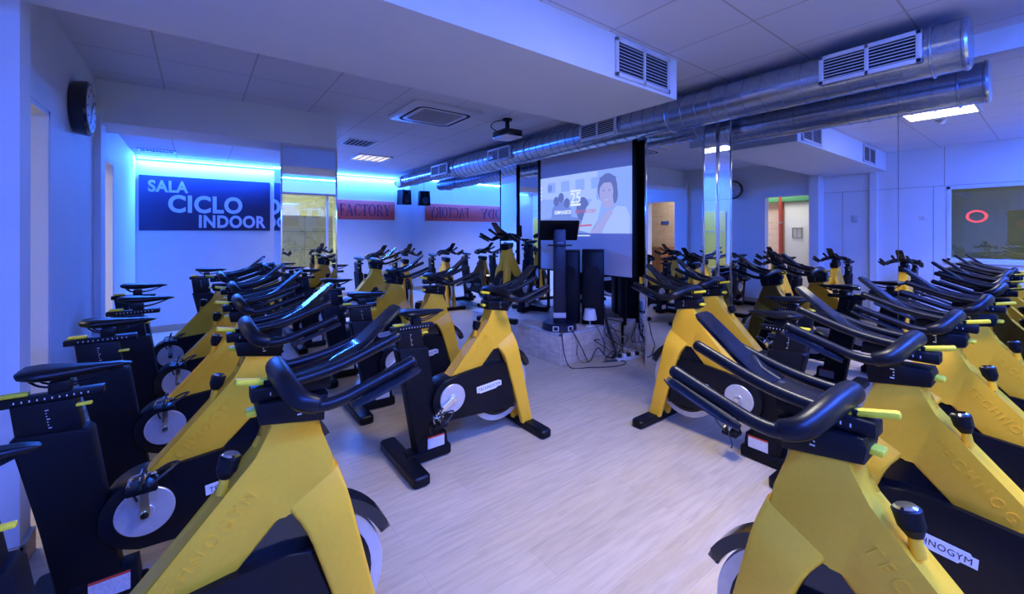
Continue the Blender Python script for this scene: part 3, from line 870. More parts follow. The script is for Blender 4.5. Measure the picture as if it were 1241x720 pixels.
b = new_bm(); box(b, 3.24, 4.30, 3.40, 5.285, 0, 0.35, 0.004)
finish('board_box', b, M['platform'], t)
b = new_bm()
box(b, 3.234, 3.262, 3.394, 5.285, 0.330, 0.3508, 0.002); box(b, 3.234, 4.30, 3.394, 3.422, 0.330, 0.3508, 0.002)
finish('edge_strip', b, M['label'], t)

t = thing('projection_screen', 'tall white projection screen in a black frame showing a gym scene', 'screen', (4.15, 3.965, 0))
SY, SZ0, SZ1 = 0.895, 0.93, 2.65
b = new_bm()
box(b, 0, 0.03, -SY, -SY + 0.055, SZ0, SZ1, 0.004); box(b, 0, 0.03, SY - 0.055, SY, SZ0, SZ1, 0.004)
box(b, 0, 0.03, -SY, SY, SZ1 - 0.055, SZ1, 0.004); box(b, 0, 0.03, -SY, SY, SZ0, SZ0 + 0.02, 0.004)
finish('frame', b, M['blackmat'], t)
b = new_bm(); box(b, 0.012, 0.020, -SY + 0.03, SY - 0.03, SZ0 + 0.01, SZ1 - 0.03)
finish('screen_fabric', b, M['screenmat'], t, 0)
b = new_bm()
for s in (-1, 1): box(b, 0.032, 0.06, s * 0.7 - 0.02, s * 0.7 + 0.02, 0.35, SZ1 - 0.02, 0.004)
finish('support_post', b, M['blackmat'], t)
def em(name, c, s=1.0): return mat(name, tuple(x * 0.2 for x in c), 0.9, emit=c, es=s, spec=0.0)
PM = [em('projected haze', (0.26, 0.40, 0.86)), em('projected mid blue', (0.17, 0.26, 0.68)), em('projected dark blue', (0.12, 0.17, 0.48)),
      em('projected skin', (0.36, 0.38, 0.72)), em('projected white', (0.75, 0.85, 1.0)), em('projected red', (0.50, 0.16, 0.30)), em('projected pale', (0.38, 0.52, 0.92))]
PU, PV, PY, PZ = 1.68, 0.82, 0.845, 1.48    # picture width, height, left edge (y local), lower edge
def pic(u, v, k): return Vector((0.0118 - 0.0006 * k, PY - u * PU, PZ + v * PV))
def poly(bm, pts, k, mi):
    f = bm.faces.new([bm.verts.new(pic(u, v, k)) for u, v in pts]); f.material_index = mi
def ell(bm, u, v, ru, rv, k, mi, n=20, a0=0, a1=360):
    poly(bm, [(u + ru * math.cos(R(a0 + (a1 - a0) * i / n)), v + rv * math.sin(R(a0 + (a1 - a0) * i / n))) for i in range(n + (0 if a1 - a0 == 360 else 1))], k, mi)
b = new_bm()
poly(b, [(0, 0), (1, 0), (1, 1), (0, 1)], 0, 0)
poly(b, [(0, 0.62), (0.66, 0.55), (0.68, 1), (0, 1)], 1, 6)              # bright wall behind
for i in range(5): poly(b, [(0.10 + 0.17 * i, 0.72), (0.20 + 0.17 * i, 0.72), (0.20 + 0.17 * i, 0.90), (0.10 + 0.17 * i, 0.90)], 2, 0)
poly(b, [(0, 0), (0.75, 0), (0.66, 0.22), (0.30, 0.30), (0, 0.24)], 2, 1)   # floor shade
ell(b, 0.13, 0.80, 0.03, 0.07, 3, 1)
for u, v, q in ((0.21, 0.56, 1), (0.34, 0.52, 1), (0.27, 0.62, 1)):         # people in the back
    ell(b, u, v, 0.035, 0.085, 4, 2); poly(b, [(u - 0.07, 0.12), (u + 0.06, 0.12), (u + 0.05, v - 0.10), (u, v - 0.04), (u - 0.05, v - 0.12)], 3, 1)
ell(b, 0.52, 0.40, 0.07, 0.20, 4, 2)                                       # leaning rider with pale shirt
poly(b, [(0.48, 0.05), (0.56, 0.42), (0.64, 0.58), (0.72, 0.50), (0.68, 0.22), (0.60, 0.0)], 5, 6)
poly(b, [(0.62, 0.0), (0.70, 0.30), (0.78, 0.46), (0.92, 0.46), (0.99, 0.30), (0.99, 0.0)], 6, 0)   # woman in front
poly(b, [(0.72, 0.0), (0.80, 0.30), (0.86, 0.42), (0.95, 0.40), (0.985, 0.24), (0.98, 0.0)], 7, 6)
poly(b, [(0.60, 0.0), (0.68, 0.16), (0.80, 0.40), (0.83, 0.32), (0.70, 0.0)], 8, 3)
ell(b, 0.775, 0.70, 0.095, 0.235, 7, 2); ell(b, 0.845, 0.60, 0.03, 0.14, 7, 2)
poly(b, [(0.74, 0.55), (0.74, 0.40), (0.84, 0.40), (0.83, 0.56)], 8, 3)
ell(b, 0.765, 0.64, 0.068, 0.19, 9, 3)
poly(b, [(0.69, 0.70), (0.70, 0.88), (0.78, 0.93), (0.86, 0.86), (0.845, 0.70), (0.81, 0.79), (0.74, 0.79)], 10, 2)
for u in (0.74, 0.795): ell(b, u, 0.67, 0.011, 0.014, 10, 1, 10)
ell(b, 0.767, 0.53, 0.026, 0.016, 10, 6, 12, 180, 360)
poly(b, [(0.40, 0.10), (0.62, 0.12), (0.62, 0.15), (0.40, 0.13)], 9, 5)
poly(b, [(0.36, -0.045), (0.60, -0.045), (0.60, -0.030), (0.36, -0.030)], 9, 4)
for i in range(4): poly(b, [(0.012, 0.60 + 0.07 * i), (0.024, 0.60 + 0.07 * i), (0.024, 0.63 + 0.07 * i), (0.012, 0.63 + 0.07 * i)], 9, 4)
poly(b, [(0.385, 0.46), (0.50, 0.46), (0.50, 0.50), (0.385, 0.50)], 9, 4); poly(b, [(0.385, 0.70), (0.50, 0.70), (0.50, 0.73), (0.385, 0.73)], 9, 4)
pc = finish('projected_picture', b, PM, t, 0)
b = new_bm()
add_text(b, '25', pic(0.385, 0.51, 10), (0, -1, 0), (0, 0, 1), 0.19, 0.145, 0.01, 0.0004)
add_text(b, 'GIMNASIOS', pic(0.19, 0.33, 10), (0, -1, 0), (0, 0, 1), 0.34, 0.055, 0.03, 0.0004)
add_text(b, 'BODY FACTORY', pic(0.44, 0.33, 11), (0, -1, 0), (0, 0, 1), 0.38, 0.050, 0.02, 0.0004, mi=1)
finish('picture_lettering', b, [PM[4], PM[5]], t, 0)

t = thing('console_stand', 'dark floor-standing touch console on a round base at the platform corner', 'console', (3.42, 3.61, 0.351))
b = new_bm()
cyl(b, (0, 0, 0.0), (0, 0, 0.085), 0.205, 0.195, 40, rnd=0.012)
bd = finish('round_base', b, M['poleblue'], t)
for a in (215, 265):
    b = new_bm()
    c = Vector((math.cos(R(a)) * 0.203, math.sin(R(a)) * 0.203, 0.045)); q = Matrix.Translation(c) @ Matrix.Rotation(R(a), 4, 'Z')
    for (y0, y1, z0, z1) in ((-0.035, 0.035, 0.018, 0.026), (-0.035, 0.035, -0.030, -0.022), (-0.035, -0.024, -0.03, 0.026), (0.024, 0.035, -0.03, 0.026)):
        box(b, -0.006, 0.004, y0, y1, z0, z1, M4=q)
    finish('handle_surround', b, M['white'], bd, 0)
b = new_bm()
box(b, -0.055, 0.055, -0.07, 0.07, 0.08, 1.18, 0.012)
pole = finish('pole', b, M['poleblue'], t)
pole.rotation_euler = (0, 0, R(53))
b = new_bm(); box(b, -0.058, 0.058, -0.073, 0.073, 0.14, 0.20, 0.004)
cf = finish('collar', b, M['label'], pole)
b = new_bm()
add_text(b, 'TECHNOGYM', (-0.0555, 0.0, 1.02), (0, -1, 0), (0, 0, 1), 0.07, 0.012, 0.01, 0.0006, center=True)
finish('lettering', b, M['white'], pole, 0)
b = new_bm(); box(b, -0.10, 0.04, -0.14, 0.14, 0.985, 0.998, 0.005)
finish('shelf', b, M['black'], pole)
b = new_bm()
Q = Matrix.Translation((0.075, 0, 1.165)) @ Matrix.Rotation(R(48), 4, 'Y')
box(b, -0.15, 0.15, -0.235, 0.235, -0.018, 0.018, 0.010, M4=Q)
pn = finish('touch_panel', b, M['black'], pole)
b = new_bm(); box(b, -0.125, 0.125, -0.205, 0.205, 0.0182, 0.0192, M4=Q)
finish('display_glass', b, M['gloss'], pn, 0)

def cabinet(label, x, y, z, w_, d_, h_, rz):
    t = thing('loudspeaker', label, 'loudspeaker', (x, y, z), rz, 'tall black loudspeakers on the platform')
    b = new_bm(); box(b, -d_ / 2, d_ / 2, -w_ / 2, w_ / 2, 0.0, h_, 0.008)
    finish('cabinet', b, M['blackmat'], t)
    b = new_bm(); box(b, -d_ / 2 - 0.012, -d_ / 2, -w_ / 2 + 0.015, w_ / 2 - 0.015, 0.03, h_ - 0.03, 0.005)
    for k in range(2): cyl(b, (-d_ / 2 - 0.012, 0, 0.25 + 0.38 * k), (-d_ / 2 - 0.016, 0, 0.25 + 0.38 * k), w_ * 0.36, seg=28)
    finish('grille', b, M['black'], t)
cabinet('tall black loudspeaker cabinet just right of the console pole', 3.80, 3.84, 0.35, 0.28, 0.22, 0.92, R(40))
cabinet('tall black loudspeaker cabinet right of its twin, in front of the screen', 3.985, 3.59, 0.35, 0.27, 0.20, 0.93, R(40))

# white cup-shaped desk lamp and adaptor
t = thing('desk_lamp', 'small white desk lamp on the platform in front of the black speakers', 'lamp', (3.80, 3.475, 0.351))
b = new_bm(); cyl(b, (0, 0, 0), (0, 0, 0.018), 0.06, 0.05, 28, rnd=0.004)
finish('base', b, M['white'], t)
b = new_bm(); cyl(b, (0, 0, 0.015), (0, 0, 0.09), 0.012, 0.010, 12)
finish('stem', b, M['label'], t)
b = new_bm(); cyl(b, (0, 0, 0.085), (0, 0, 0.215), 0.085, 0.062, 28, rnd=0.003)
finish('lamp_shade', b, M['white'], t)

# ------------------------------------------------------------------ signs
t = thing('wall_sign', 'navy wall board with pale letters SALA CICLO INDOOR in the alcove', 'sign', (-0.69, YS, 1.52))
SW, SH = 1.665, 0.815
b = new_bm(); box(b, 0, SW, -0.025, -0.002, 0, SH, 0.003)
finish('board', b, M['navy'], t)
b = new_bm()
add_text(b, 'SALA', (0.10, -0.025, SH * 0.70), (1, 0, 0), (0, 0, 1), 0.47, SH * 0.22, 0.035, 0.004, 1.06)
add_text(b, 'CICLO', (0.33, -0.025, SH * 0.33), (1, 0, 0), (0, 0, 1), 0.94, SH * 0.335, 0.035, 0.004, 1.06)
add_text(b, 'INDOOR', (0.70, -0.025, SH * 0.05), (1, 0, 0), (0, 0, 1), 0.90, SH * 0.25, 0.035, 0.004, 1.06)
finish('lettering', b, M['signletter'], t, 0)

# serif letters for the red board: lists of (x0,y0,x1,y1) slabs or polygons in a unit-high box
def serif(ch):
    TK, TN, SF = 0.16, 0.05, 0.05
    def rect(x0, y0, x1, y1): return [(x0, y0), (x1, y0), (x1, y1), (x0, y1)]
    def ring(cx, cy, rx, ry, tx, ty, a0, a1, n=22):
        o = [(cx + rx * math.cos(R(a0 + (a1 - a0) * i / n)), cy + ry * math.sin(R(a0 + (a1 - a0) * i / n))) for i in range(n + 1)]
        k = [(cx + (rx - tx) * math.cos(R(a0 + (a1 - a0) * i / n)), cy + (ry - ty) * math.sin(R(a0 + (a1 - a0) * i / n))) for i in range(n + 1)]
        return [[o[i], o[i + 1], k[i + 1], k[i]] for i in range(n)]
    if ch == 'F': return [rect(.10, 0, .10 + TK, 1), rect(0, 0, .38, SF), rect(0, 1 - SF, .66, 1), rect(.62, .74, .66, 1), rect(.1, .5, .5, .5 + TN), rect(.46, .40, .50, .66)], .70
    if ch == 'A': return [[(.36, 1), (.46, 1), (.86, 0), (.68, 0)], [(.36, 1), (.42, .92), (.12, 0), (.06, 0)], rect(.20, .32, .62, .32 + TN), rect(-.02, 0, .24, SF), rect(.58, 0, .96, SF)], .96
    if ch == 'C': return ring(.46, .5, .46, .52, .17, .05, 40, 320) + [rect(.76, .66, .80, 1.0), rect(.77, .10, .81, .30)], .86
    if ch == 'T': return [rect(.32, 0, .32 + TK, 1), rect(.20, 0, .60, SF), rect(0, 1 - SF, .80, 1), rect(0, .74, .04, 1), rect(.76, .74, .80, 1)], .82
    if ch == 'O': return ring(.48, .5, .48, .52, .17, .05, 0, 360, 36), .98
    if ch == 'R': return [rect(.10, 0, .10 + TK, 1), rect(0, 0, .38, SF), rect(0, 1 - SF, .4, 1), rect(.2, .47, .45, .47 + TN), [(.38, .50), (.54, .50), (.90, 0), (.72, 0)], rect(.70, 0, .96, SF)] + ring(.40, .735, .34, .265, .16, .05, -90, 90), .94
    if ch == 'Y': return [rect(.34, 0, .34 + TK, .46), rect(.22, 0, .62, SF), [(.34, .42), (.50, .42), (.20, 1), (.04, 1)], [(.42, .42), (.50, .42), (.80, 1), (.74, 1)], rect(-.04, 1 - SF, .32, 1), rect(.62, 1 - SF, .92, 1)], .88
    if ch == 'B': return [rect(.10, 0, .10 + TK, 1), rect(0, 0, .4, SF), rect(0, 1 - SF, .4, 1), rect(.2, .49, .42, .49 + TN)] + ring(.38, .755, .30, .245, .15, .05, -90, 90) + ring(.40, .26, .36, .26, .16, .05, -90, 90), .80
    if ch == 'D': return [rect(.10, 0, .10 + TK, 1), rect(0, 0, .4, SF), rect(0, 1 - SF, .4, 1)] + ring(.36, .5, .54, .5, .17, .05, -90, 90), .94
    return [], .42
t = thing('wall_sign', 'long brick red board with dark serif letters on the far wall', 'sign', (1.185, YF, 1.79))
SW2, SH2 = 3.91 - 1.185, 0.455
b = new_bm(); box(b, 0, SW2, -0.022, -0.002, 0, SH2, 0.003)
finish('board', b, M['redboard'], t)
b = new_bm()
HH = SH2 * 0.60
for word, xa, xb in (('BODY', 1.235, 2.19), ('FACTORY', 2.60, 3.80)):
    tot = sum(serif(c)[1] + 0.06 for c in word) - 0.06; k = (xb - xa) / tot; X = xa - 1.185
    for c in word:
        ps, wd = serif(c)
        for p in ps:
            a0 = [b.verts.new((X + x * k, -0.0225, SH2 * 0.2 + y * HH)) for x, y in p]; a1 = [b.verts.new((X + x * k, -0.026, SH2 * 0.2 + y * HH)) for x, y in p]
            b.faces.new(a0); b.faces.new(a1)
            for i in range(len(p)): b.faces.new((a0[i], a0[(i + 1) % len(p)], a1[(i + 1) % len(p)], a1[i]))
        X += (wd + 0.06) * k
finish('lettering', b, M['navy'], t, 0)

# ------------------------------------------------------------------ clock
t = thing('wall_clock', 'round black wall clock with a pale dial high on the left wall', 'clock', (XL, 4.36, 2.41), R(90))
# local: x -> +y world, y -> -x world ; face looks along -y local
b = new_bm(); cyl(b, (0, -0.002, 0), (0, -0.095, 0), 0.190, 0.200, 48, rnd=0.014)
finish('case', b, M['gloss'], t)
b = new_bm(); cyl(b, (0, -0.094, 0), (0, -0.098, 0), 0.168, seg=48)
finish('dial', b, M['label'], t)
for i in range(12):
    b = new_bm()
    q = Matrix.Rotation(2 * PI * i / 12, 4, 'Y'); box(b, -0.006, 0.006, -0.0995, -0.0978, 0.122, 0.156, M4=q)
    finish('hour_mark', b, M['ink'], t, 0)
b = new_bm()
for ang, L2, w2 in ((40, 0.085, 0.006), (200, 0.12, 0.004)):
    box(b, -w2, w2, -0.102, -0.100, -0.02, L2, M4=Matrix.Rotation(R(ang), 4, 'Y'))
finish('hands', b, M['ink'], t, 0)

# ------------------------------------------------------------------ ventilation
def grille_unit(name, parent, x0, x1, z0, z1, y, depth, n=7, face=-1):
    """louvred grille facing -y in local space; returns its frame object"""
    b = new_bm(); f = 0.028; d = depth
    box(b, x0, x1, y, y + d, z0, z0 + f, 0.003); box(b, x0, x1, y, y + d, z1 - f, z1, 0.003)
    box(b, x0, x0 + f, y, y + d, z0, z1, 0.003); box(b, x1 - f, x1, y, y + d, z0, z1, 0.003)
    xm = (x0 + x1) / 2; box(b, xm - 0.011, xm + 0.011, y, y + d, z0, z1, 0.003)
    o = finish(name, b, M['grille'], parent)
    b = new_bm(); box(b, x0 + 0.01, x1 - 0.01, y + d - 0.006, y + d - 0.002, z0 + 0.01, z1 - 0.01)
    finish('backing', b, M['dark'], o, 0)
    b = new_bm()
    for i in range(n):
        z = z0 + f + (z1 - z0 - 2 * f) * (i + 0.5) / n
        q = Matrix.Translation((0, y + 0.012, z)) @ Matrix.Rotation(R(35), 4, 'X')
        box(b, x0 + f, x1 - f, -0.010, 0.010, -0.0018, 0.0018, M4=q)
    finish('louvre_blades', b, M['grille'], o, 0)
    return o
for x0, x1, lab in ((2.306, 2.954, 'large louvred vent near the end of the dropped soffit'), (-0.19, 0.48, 'louvred vent of the soffit nearer the left wall, seen in the mirror')):
    t = thing('air_vent', lab, 'vent', (0, 1.88, 0), 0)
    grille_unit('frame', t, x0, x1, 2.582, 2.850, -0.018, 0.017, 9)

t = thing('ventilation_duct', 'round galvanised ventilation duct hanging along the mirror wall under the ceiling', 'duct', (3.78, 0.35, 2.66))
b = new_bm()
def ring_profile(prof, seg=32):
    rings = [[b.verts.new((r * math.cos(2 * PI * k / seg), y, r * math.sin(2 * PI * k / seg))) for k in range(seg)] for y, r in prof]
    for a, c in zip(rings, rings[1:]):
        for k in range(seg): b.faces.new((a[k], a[(k + 1) % seg], c[(k + 1) % seg], c[k]))
    b.faces.new(rings[0][::-1]); b.faces.new(rings[-1])
prof = [(0.0, 0.155), (0.012, 0.164), (0.024, 0.164), (0.03, 0.158)]
yy = 0.03
while yy < 8.95:
    r = 0.158 if yy < 4.7 else (0.158 + 0.030 * min(1, (yy - 4.7) / 0.3) if yy < 6.0 else max(0.125, 0.188 - (yy - 6.0) * 0.15))
    prof += [(yy, r), (yy + 0.128, r), (yy + 0.129, r + 0.006), (yy + 0.138, r + 0.006)]
    yy += 0.14
prof += [(yy, 0.125), (yy + 0.1, 0.125)]
ring_profile(prof)
finish('duct_tube', b, M['galv'], t, 30)
for y0, y1 in ((0.19, 0.73), (2.57, 3.11), (4.48, 5.07), (6.38, 7.04)):
    ym = (y0 + y1) / 2; hw = (y1 - y0) / 2
    e = bpy.data.objects.new('grille_box', None)
    b = new_bm()
    box(b, -hw, hw, -0.045, 0.10, -0.095, 0.10, 0.004)
    bx = finish('grille_box', b, M['galv'], t)
    bx.location = (-0.125, ym, 0.0); bx.rotation_euler = (0, 0, R(-90))
    f = grille_unit('grille', t, -hw, hw, -0.10, 0.105, -0.062, 0.018, 7)
    f.location = (-0.125, ym, 0.0); f.rotation_euler = (0, 0, R(-90))
    bpy.data.objects.remove(e)
b = new_bm(); box(b, -0.13, 0.13, -0.02, 0.06, -0.12, 0.10, 0.004)
e2 = finish('end_grille_box', b, M['grille'], t); e2.location = (-0.12, 8.8, -0.01); e2.rotation_euler = (0, 0, R(-90))
for y in (0.18 - 0.02, 2.0, 4.2, 6.2, 8.2):
    b = new_bm()
    r = 0.168 if y < 4.6 else (0.198 if y < 6.6 else 0.14)
    tube(b, [(r * math.cos(2 * PI * k / 24), y, r * math.sin(2 * PI * k / 24)) for k in range(25)], 0.006, 6, caps=False)
    tube(b, [(0, y, r), (0, y, 0.209)], 0.005, 6)
    finish('hanger_strap', b, M['galv'], t)

t = thing('air_conditioner', 'square ceiling cassette air conditioner with a grey centre grille', 'air conditioner', (2.20, 4.42, ZC - 0.003), R(0))
b = new_bm()
loft(b, [rrect(-0.42, 0.42, -0.42, 0.42, z, 0.05) for z in (0.0, -0.022)] + [rrect(-0.40, 0.40, -0.40, 0.40, -0.034, 0.05)])
finish('panel', b, M['grille'], t)
b = new_bm()
ro = rrect(-0.33, 0.33, -0.33, 0.33, -0.036, 0.10, 6); ri = rrect(-0.295, 0.295, -0.295, 0.295, -0.036, 0.08, 6)
vo = [b.verts.new(p) for p in ro]; vi = [b.verts.new(p) for p in ri]
for i in range(len(vo)): b.faces.new((vo[i], vo[(i + 1) % len(vo)], vi[(i + 1) % len(vo)], vi[i]))
finish('air_slot', b, M['dark'], t, 0)
b = new_bm()
box(b, -0.24, 0.24, -0.24, 0.24, -0.040, -0.034)
for i in range(15): box(b, -0.23, 0.23, -0.222 + 0.03 * i, -0.210 + 0.03 * i, -0.044, -0.040)
finish('intake_grille', b, M['greyplate'], t, 0)

def flat_vent(label, x, y, sx, sy, z, n=6):
    t = thing('ceiling_vent', label, 'vent', (x, y, z))
    b = new_bm()
    for a in ((-sx, sx, -sy, -sy + 0.025), (-sx, sx, sy - 0.025, sy), (-sx, -sx + 0.025, -sy, sy), (sx - 0.025, sx, -sy, sy)): box(b, *a, -0.012, 0, 0.002)
    finish('frame', b, M['grille'], t)
    b = new_bm(); box(b, -sx + 0.02, sx - 0.02, -sy + 0.02, sy - 0.02, -0.003, -0.001)
    finish('backing', b, M['dark'], t, 0)
    b = new_bm()
    for i in range(n):
        q = -sx + 0.03 + (2 * sx - 0.06) * (i + 0.5) / n
        box(b, q - 0.007, q + 0.007, -sy + 0.02, sy - 0.02, -0.010, -0.004)
    finish('slats', b, M['greyplate'], t, 0)
flat_vent('grey ceiling vent beside the louvred light', 1.97, 6.52, 0.22, 0.26, ZC)
flat_vent('small slotted vent in the alcove ceiling above the navy board', -0.45, 7.5, 0.20, 0.11, 2.62, 10)

t = thing('smoke_detector', 'white round smoke detector beside the ceiling panel light', 'smoke detector', (1.38, 0.92, ZC))
b = new_bm(); cyl(b, (0, 0, 0), (0, 0, -0.02), 0.055, 0.055, 24, rnd=0.003); finish('base', b, M['grille'], t)
b = new_bm(); cyl(b, (0, 0, -0.018), (0, 0, -0.05), 0.042, 0.028, 24, rnd=0.004); finish('sensor_dome', b, M['white'], t)

# projector
t = thing('projector', 'black and white projector hanging from the ceiling on a short bracket', 'projector', (3.0, 4.08, ZC), R(-2))
b = new_bm(); cyl(b, (0, 0, 0), (0, 0, -0.02), 0.06, 0.06, 20); box(b, -0.02, 0.02, -0.02, 0.02, -0.13, -0.01, 0.003)
for a in (0.06, -0.06): box(b, -0.06, 0.06, a - 0.008, a + 0.008, -0.145, -0.125, 0.002)
finish('ceiling_bracket', b, M['blackmat'], t)
b = new_bm(); box(b, -0.12, 0.12, -0.15, 0.15, -0.235, -0.145, 0.014)
pb = finish('body', b, M['gloss'], t)
b = new_bm(); box(b, -0.118, 0.118, -0.148, 0.148, -0.240, -0.205, 0.010); finish('lower_shell', b, M['white'], pb)
b = new_bm(); cyl(b, (0.11, 0.06, -0.19), (0.145, 0.06, -0.19), 0.038, 0.034, 24, rnd=0.003); finish('lens', b, M['gloss'], pb)
b = new_bm(); tube(b, smooth_pts([(-0.1, 0.06, -0.16), (-0.17, 0.10, -0.10), (-0.12, 0.10, -0.03), (-0.02, 0.03, -0.01)], 6), 0.006, 6); finish('cable', b, M['cable'], pb)

# wall speaker near the far corner
t = thing('wall_speaker', 'small black loudspeaker hung high in the far corner beside the duct end', 'loudspeaker', (4.06, 9.80, 2.17), R(12))
b = new_bm(); plate(b, [(-0.14, 0.0), (0.14, 0.0), (0.12, 0.36), (-0.12, 0.36)], -0.11, 0.13, 0.012); finish('cabinet', b, M['blackmat'], t)
b = new_bm(); cyl(b, (0, -0.11, 0.12), (0, -0.120, 0.12), 0.085, seg=28); cyl(b, (0, -0.11, 0.28), (0, -0.120, 0.28), 0.032, seg=20); finish('drivers', b, M['gloss'], t)
b = new_bm(); box(b, -0.015, 0.015, 0.10, 0.27, 0.17, 0.20); tube(b, [(0, 0.02, 0.36), (0, 0.02, 0.69)], 0.005, 6); finish('bracket', b, M['blackmat'], t)

# thermostat and switch on the panelled wall / left wall (seen in the mirror)
b = new_bm(); box(b, XP, XP + 0.02, 2.28, 2.36, 1.68, 1.80, 0.004)
tag(finish('wall_thermostat', b, M['label']), 'small grey control box on the panelled wall joint, seen in the mirror', 'thermostat')
t = thing('light_switch', 'white switch plate left of the window, seen in the mirror', 'switch', (XP, 1.42, 1.74))
b = new_bm(); box(b, 0, 0.010, -0.05, 0.05, -0.045, 0.045, 0.003); finish('plate', b, M['white'], t)
b = new_bm(); box(b, 0.009, 0.014, -0.02, 0.02, -0.025, 0.025, 0.002); finish('rocker', b, M['grille'], t)

# red ring logo on the window pane, slight glow added to its material
t = bpy.data.objects.new('x', None)
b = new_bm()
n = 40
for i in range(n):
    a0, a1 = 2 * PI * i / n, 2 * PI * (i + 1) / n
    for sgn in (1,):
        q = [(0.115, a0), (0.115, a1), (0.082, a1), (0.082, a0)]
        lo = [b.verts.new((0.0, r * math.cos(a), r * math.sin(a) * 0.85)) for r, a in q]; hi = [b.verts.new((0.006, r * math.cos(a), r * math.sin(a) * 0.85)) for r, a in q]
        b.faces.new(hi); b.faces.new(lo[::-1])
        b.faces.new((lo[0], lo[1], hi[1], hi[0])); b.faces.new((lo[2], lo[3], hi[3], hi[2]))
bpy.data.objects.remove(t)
tag(finish('ring_sign', b, mat('red ring with added glow', (0.8, 0.08, 0.05), 0.5, emit=(1.0, 0.10, 0.06), es=0.9), loc=(XP - 0.040, 0.83, 1.74)), 'red ring with added glow on the window pane, seen in the mirror', 'sign')

# ------------------------------------------------------------------ cables by the platform
def cable(label, pts, r=0.006, m='cable', n=8):
    b = new_bm(); tube(b, smooth_pts(pts, n), r, 7)
    tag(finish('power_cable', b, M[m], smooth=60), label, 'cable', 'cables around the platform corner')
cable('black cable from the left socket of the console base trailing on the floor', [(3.28, 3.42, 0.39), (3.245, 3.375, 0.30), (3.24, 3.33, 0.12), (3.27, 3.26, 0.008), (3.45, 3.15, 0.007), (3.68, 3.02, 0.007), (3.86, 3.00, 0.007), (3.93, 3.08, 0.007), (3.80, 3.16, 0.007), (3.72, 3.20, 0.007)])
cable('black cable from the right socket of the console base hanging in a V', [(3.40, 3.392, 0.39), (3.44, 3.375, 0.32), (3.52, 3.34, 0.16), (3.58, 3.29, 0.01), (3.66, 3.27, 0.12), (3.74, 3.28, 0.14), (3.86, 3.26, 0.02), (4.0, 3.20, 0.02)])
cable('thin black cable looping down the platform face', [(3.50, 3.392, 0.2), (3.48, 3.38, 0.1), (3.50, 3.33, 0.008), (3.60, 3.30, 0.006)], 0.004)
cable('grey cable from the lamp falling to the floor', [(3.91, 3.42, 0.36), (3.95, 3.39, 0.34), (3.95, 3.37, 0.16), (3.93, 3.33, 0.02), (4.02, 3.22, 0.008), (4.15, 3.05, 0.008)], 0.006, 'cablegrey')
cable('thick black cable bundle beside the lamp', [(4.00, 3.43, 0.60), (4.00, 3.40, 0.45), (4.02, 3.37, 0.30), (4.04, 3.33, 0.18), (4.00, 3.25, 0.05), (3.90, 3.22, 0.012)], 0.016)
random.seed(11)
for i in range(9):
    x0 = 3.82 + 0.05 * i; zt = 0.36 if i % 3 == 0 else 0.18 + 0.02 * i
    P = [(min(x0, 4.05), 3.38, zt)]
    for k in range(5):
        P.append((x0 + random.uniform(-0.12, 0.13) + 0.02 * k, 3.32 - 0.045 * k + random.uniform(-0.05, 0.05), max(0.007, zt * (0.6 - 0.3 * k) + random.uniform(0, 0.09) * (k < 3))))
    P = [(min(p[0], 4.27), max(p[1], 2.90), p[2]) for p in P]
    cable(['thin black cable', 'looped black cable', 'grey looped cable'][i % 3] + ' in the tangle by the platform, ' + ['lowest', 'outermost', 'nearest the lamp', 'crossing the strip', 'under the strip', 'by the mirror edge', 'curling up', 'lying flat', 'against the platform'][i], P, 0.005, 'cablegrey' if i % 3 == 2 else 'cable', 6)
t = thing('power_strip', 'grey white power strip full of plugs in the cable tangle', 'power strip', (4.05, 3.10, 0), R(-12))
b = new_bm(); box(b, -0.17, 0.17, -0.03, 0.03, 0, 0.035, 0.006); finish('housing', b, M['label'], t)
for i in range(5):
    b = new_bm(); box(b, -0.15 + 0.065 * i, -0.11 + 0.065 * i, -0.02, 0.02, 0.035, 0.075, 0.006)
    finish('plug', b, M['white'] if i % 2 else M['cable'], t)

# ------------------------------------------------------------------ things seen through the openings
t = thing('cream_cabinet', 'tall cream cabinet block in the gym beyond the wide window', 'cabinet', (1.9, -2.6, 0))
b = new_bm(); box(b, -1.0, 1.2, -0.35, 0.35, 0, 1.95, 0.01); finish('body', b, M['cream'], t)
b = new_bm()
for z in (0.55, 1.0, 1.5): box(b, -1.0, 1.2, 0.35, 0.353, z, z + 0.012)
for x in (-0.3, 0.45): box(b, x, x + 0.01, 0.35, 0.353, 0, 1.95)
finish('door_gap', b, M['greyplate'], t, 0)
t = thing('slatted_rack', 'cream slatted wall rack in the gym left of the cabinet', 'rack', (0.2, -2.9, 0))
b = new_bm()
for i in range(14): box(b, -0.45, 0.35, -0.02, 0.02, 0.6 + 0.11 * i, 0.67 + 0.11 * i, 0.003)
finish('slats', b, M['cream'], t)
b = new_bm()
for x in (-0.45, 0.31): box(b, x, x + 0.04, -0.06, -0.02, 0, 2.2)
finish('uprights', b, M['greyplate'], t)
b = new_bm(); box(b, -1.6, -1.52, 0.05, 0.22, 0, 3.0)
tag(finish('brown_post', b, M['brown']), 'brown wooden post behind the window with the red ring', 'post')
t = thing('corridor_cupboard', 'low brown wooden cupboard outside the far doorway', 'cupboard', (-1.95, 6.9, 0))
b = new_bm(); box(b, -0.3, 0.3, -0.5, 0.5, 0, 1.1, 0.01); finish('body', b, M['brown'], t)
b = new_bm(); box(b, 0.3, 0.315, -0.48, -0.01, 0.05, 1.06, 0.004); box(b, 0.3, 0.315, 0.01, 0.48, 0.05, 1.06, 0.004); finish('door', b, M['brown'], t)

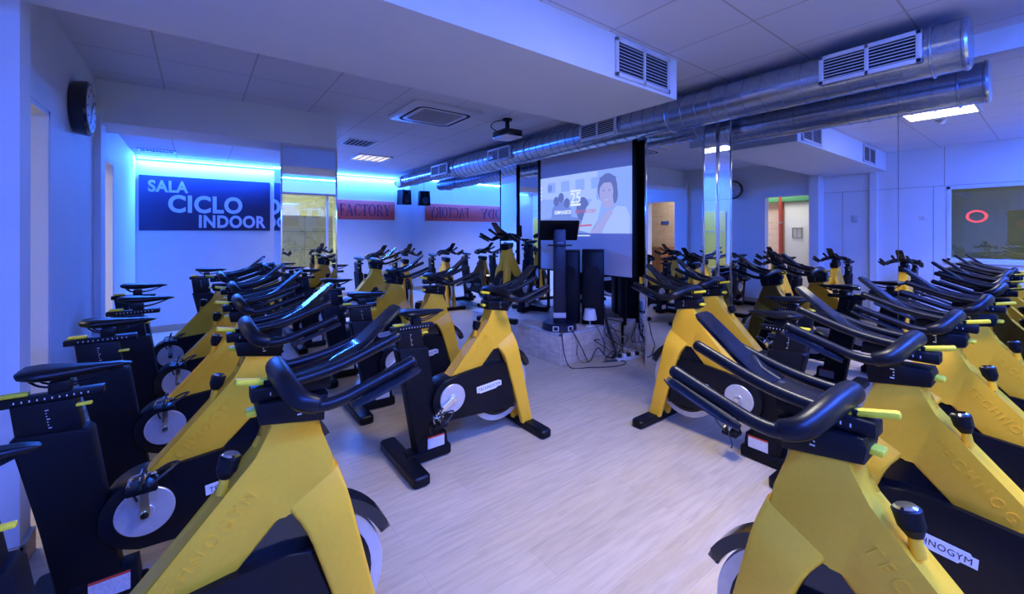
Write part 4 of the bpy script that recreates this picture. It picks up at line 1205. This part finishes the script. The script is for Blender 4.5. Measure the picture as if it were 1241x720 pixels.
# the corridor outside the doorways
b = new_bm(); box(b, -2.35, -2.31, 2.8, 3.96, 0, 2.18, 0.004)
tag(finish('wall_panel', b, M['white']), 'bright white panel outside the nearer doorway, seen in the mirror', 'panel')
t = thing('meter_box', 'small grey framed meter box on the white panel outside', 'meter box', (-2.31, 3.70, 1.48))
b = new_bm()
for a in ((-0.10, 0.10, -0.12, -0.10), (-0.10, 0.10, 0.10, 0.12), (-0.10, -0.08, -0.12, 0.12), (0.08, 0.10, -0.12, 0.12)): box(b, 0, 0.02, *a)
finish('frame', b, M['greyplate'], t, 0)
b = new_bm(); box(b, 0.0, 0.012, -0.085, 0.085, -0.105, 0.105); box(b, 0.010, 0.016, -0.01, 0.01, -0.105, 0.105, mi=1)
finish('cover', b, [M['label'], M['greyplate']], t, 0)
t = thing('drain_pipe', 'red drain pipe between the bricks and the white panel outside', 'pipe', (-2.29, 4.03, 0))
b = new_bm(); tube(b, [(0, 0, 0.01), (0, 0, 1.2), (0, 0, 2.2), (0, 0, 2.9)], 0.045, 14)
finish('tube', b, mat('red pipe paint', (0.45, 0.07, 0.06), 0.4), t)
b = new_bm()
for z in (0.6, 1.7): cyl(b, (0, 0, z), (0, 0, z + 0.03), 0.05, seg=16)
finish('bracket', b, M['greyplate'], t)
b = new_bm(); box(b, -2.36, -2.26, 2.1, 4.9, 2.20, 2.45, 0.004)
o = finish('trim_2', b, mat('green beam paint', (0.12, 0.42, 0.22), 0.5)); o['kind'] = 'structure'
b = new_bm(); box(b, -2.35, -2.335, 6.62, 6.86, 1.70, 1.80, 0.003)
tag(finish('door_plate', b, mat('blue plate', (0.05, 0.10, 0.45), 0.4)), 'small blue plate on the pale bricks outside the farther doorway', 'plate')

# made-up yellow door by the rear corner, added for a yellow strip in the pillar mirror
b = new_bm(); box(b, XP, XP + 0.03, -0.84, -0.28, 0.0, 1.97, 0.004)
o = finish('door_3', b, noisy(mat('added door yellow', (0.90, 0.58, 0.03), 0.5), 4, 0.03)); o['kind'] = 'structure'
b = new_bm(); box(b, XP + 0.03, XP + 0.036, -0.80, -0.32, 0.9, 0.92); box(b, XP + 0.03, XP + 0.036, -0.80, -0.32, 1.5, 1.51)
finish('panel_joint', b, M['greyplate'], o, 0)
b = new_bm(); tube(b, [(XP + 0.03, -0.36, 1.02), (XP + 0.07, -0.36, 1.02), (XP + 0.07, -0.46, 1.02)], 0.009, 10)
finish('door_handle', b, M['chrome'], o)
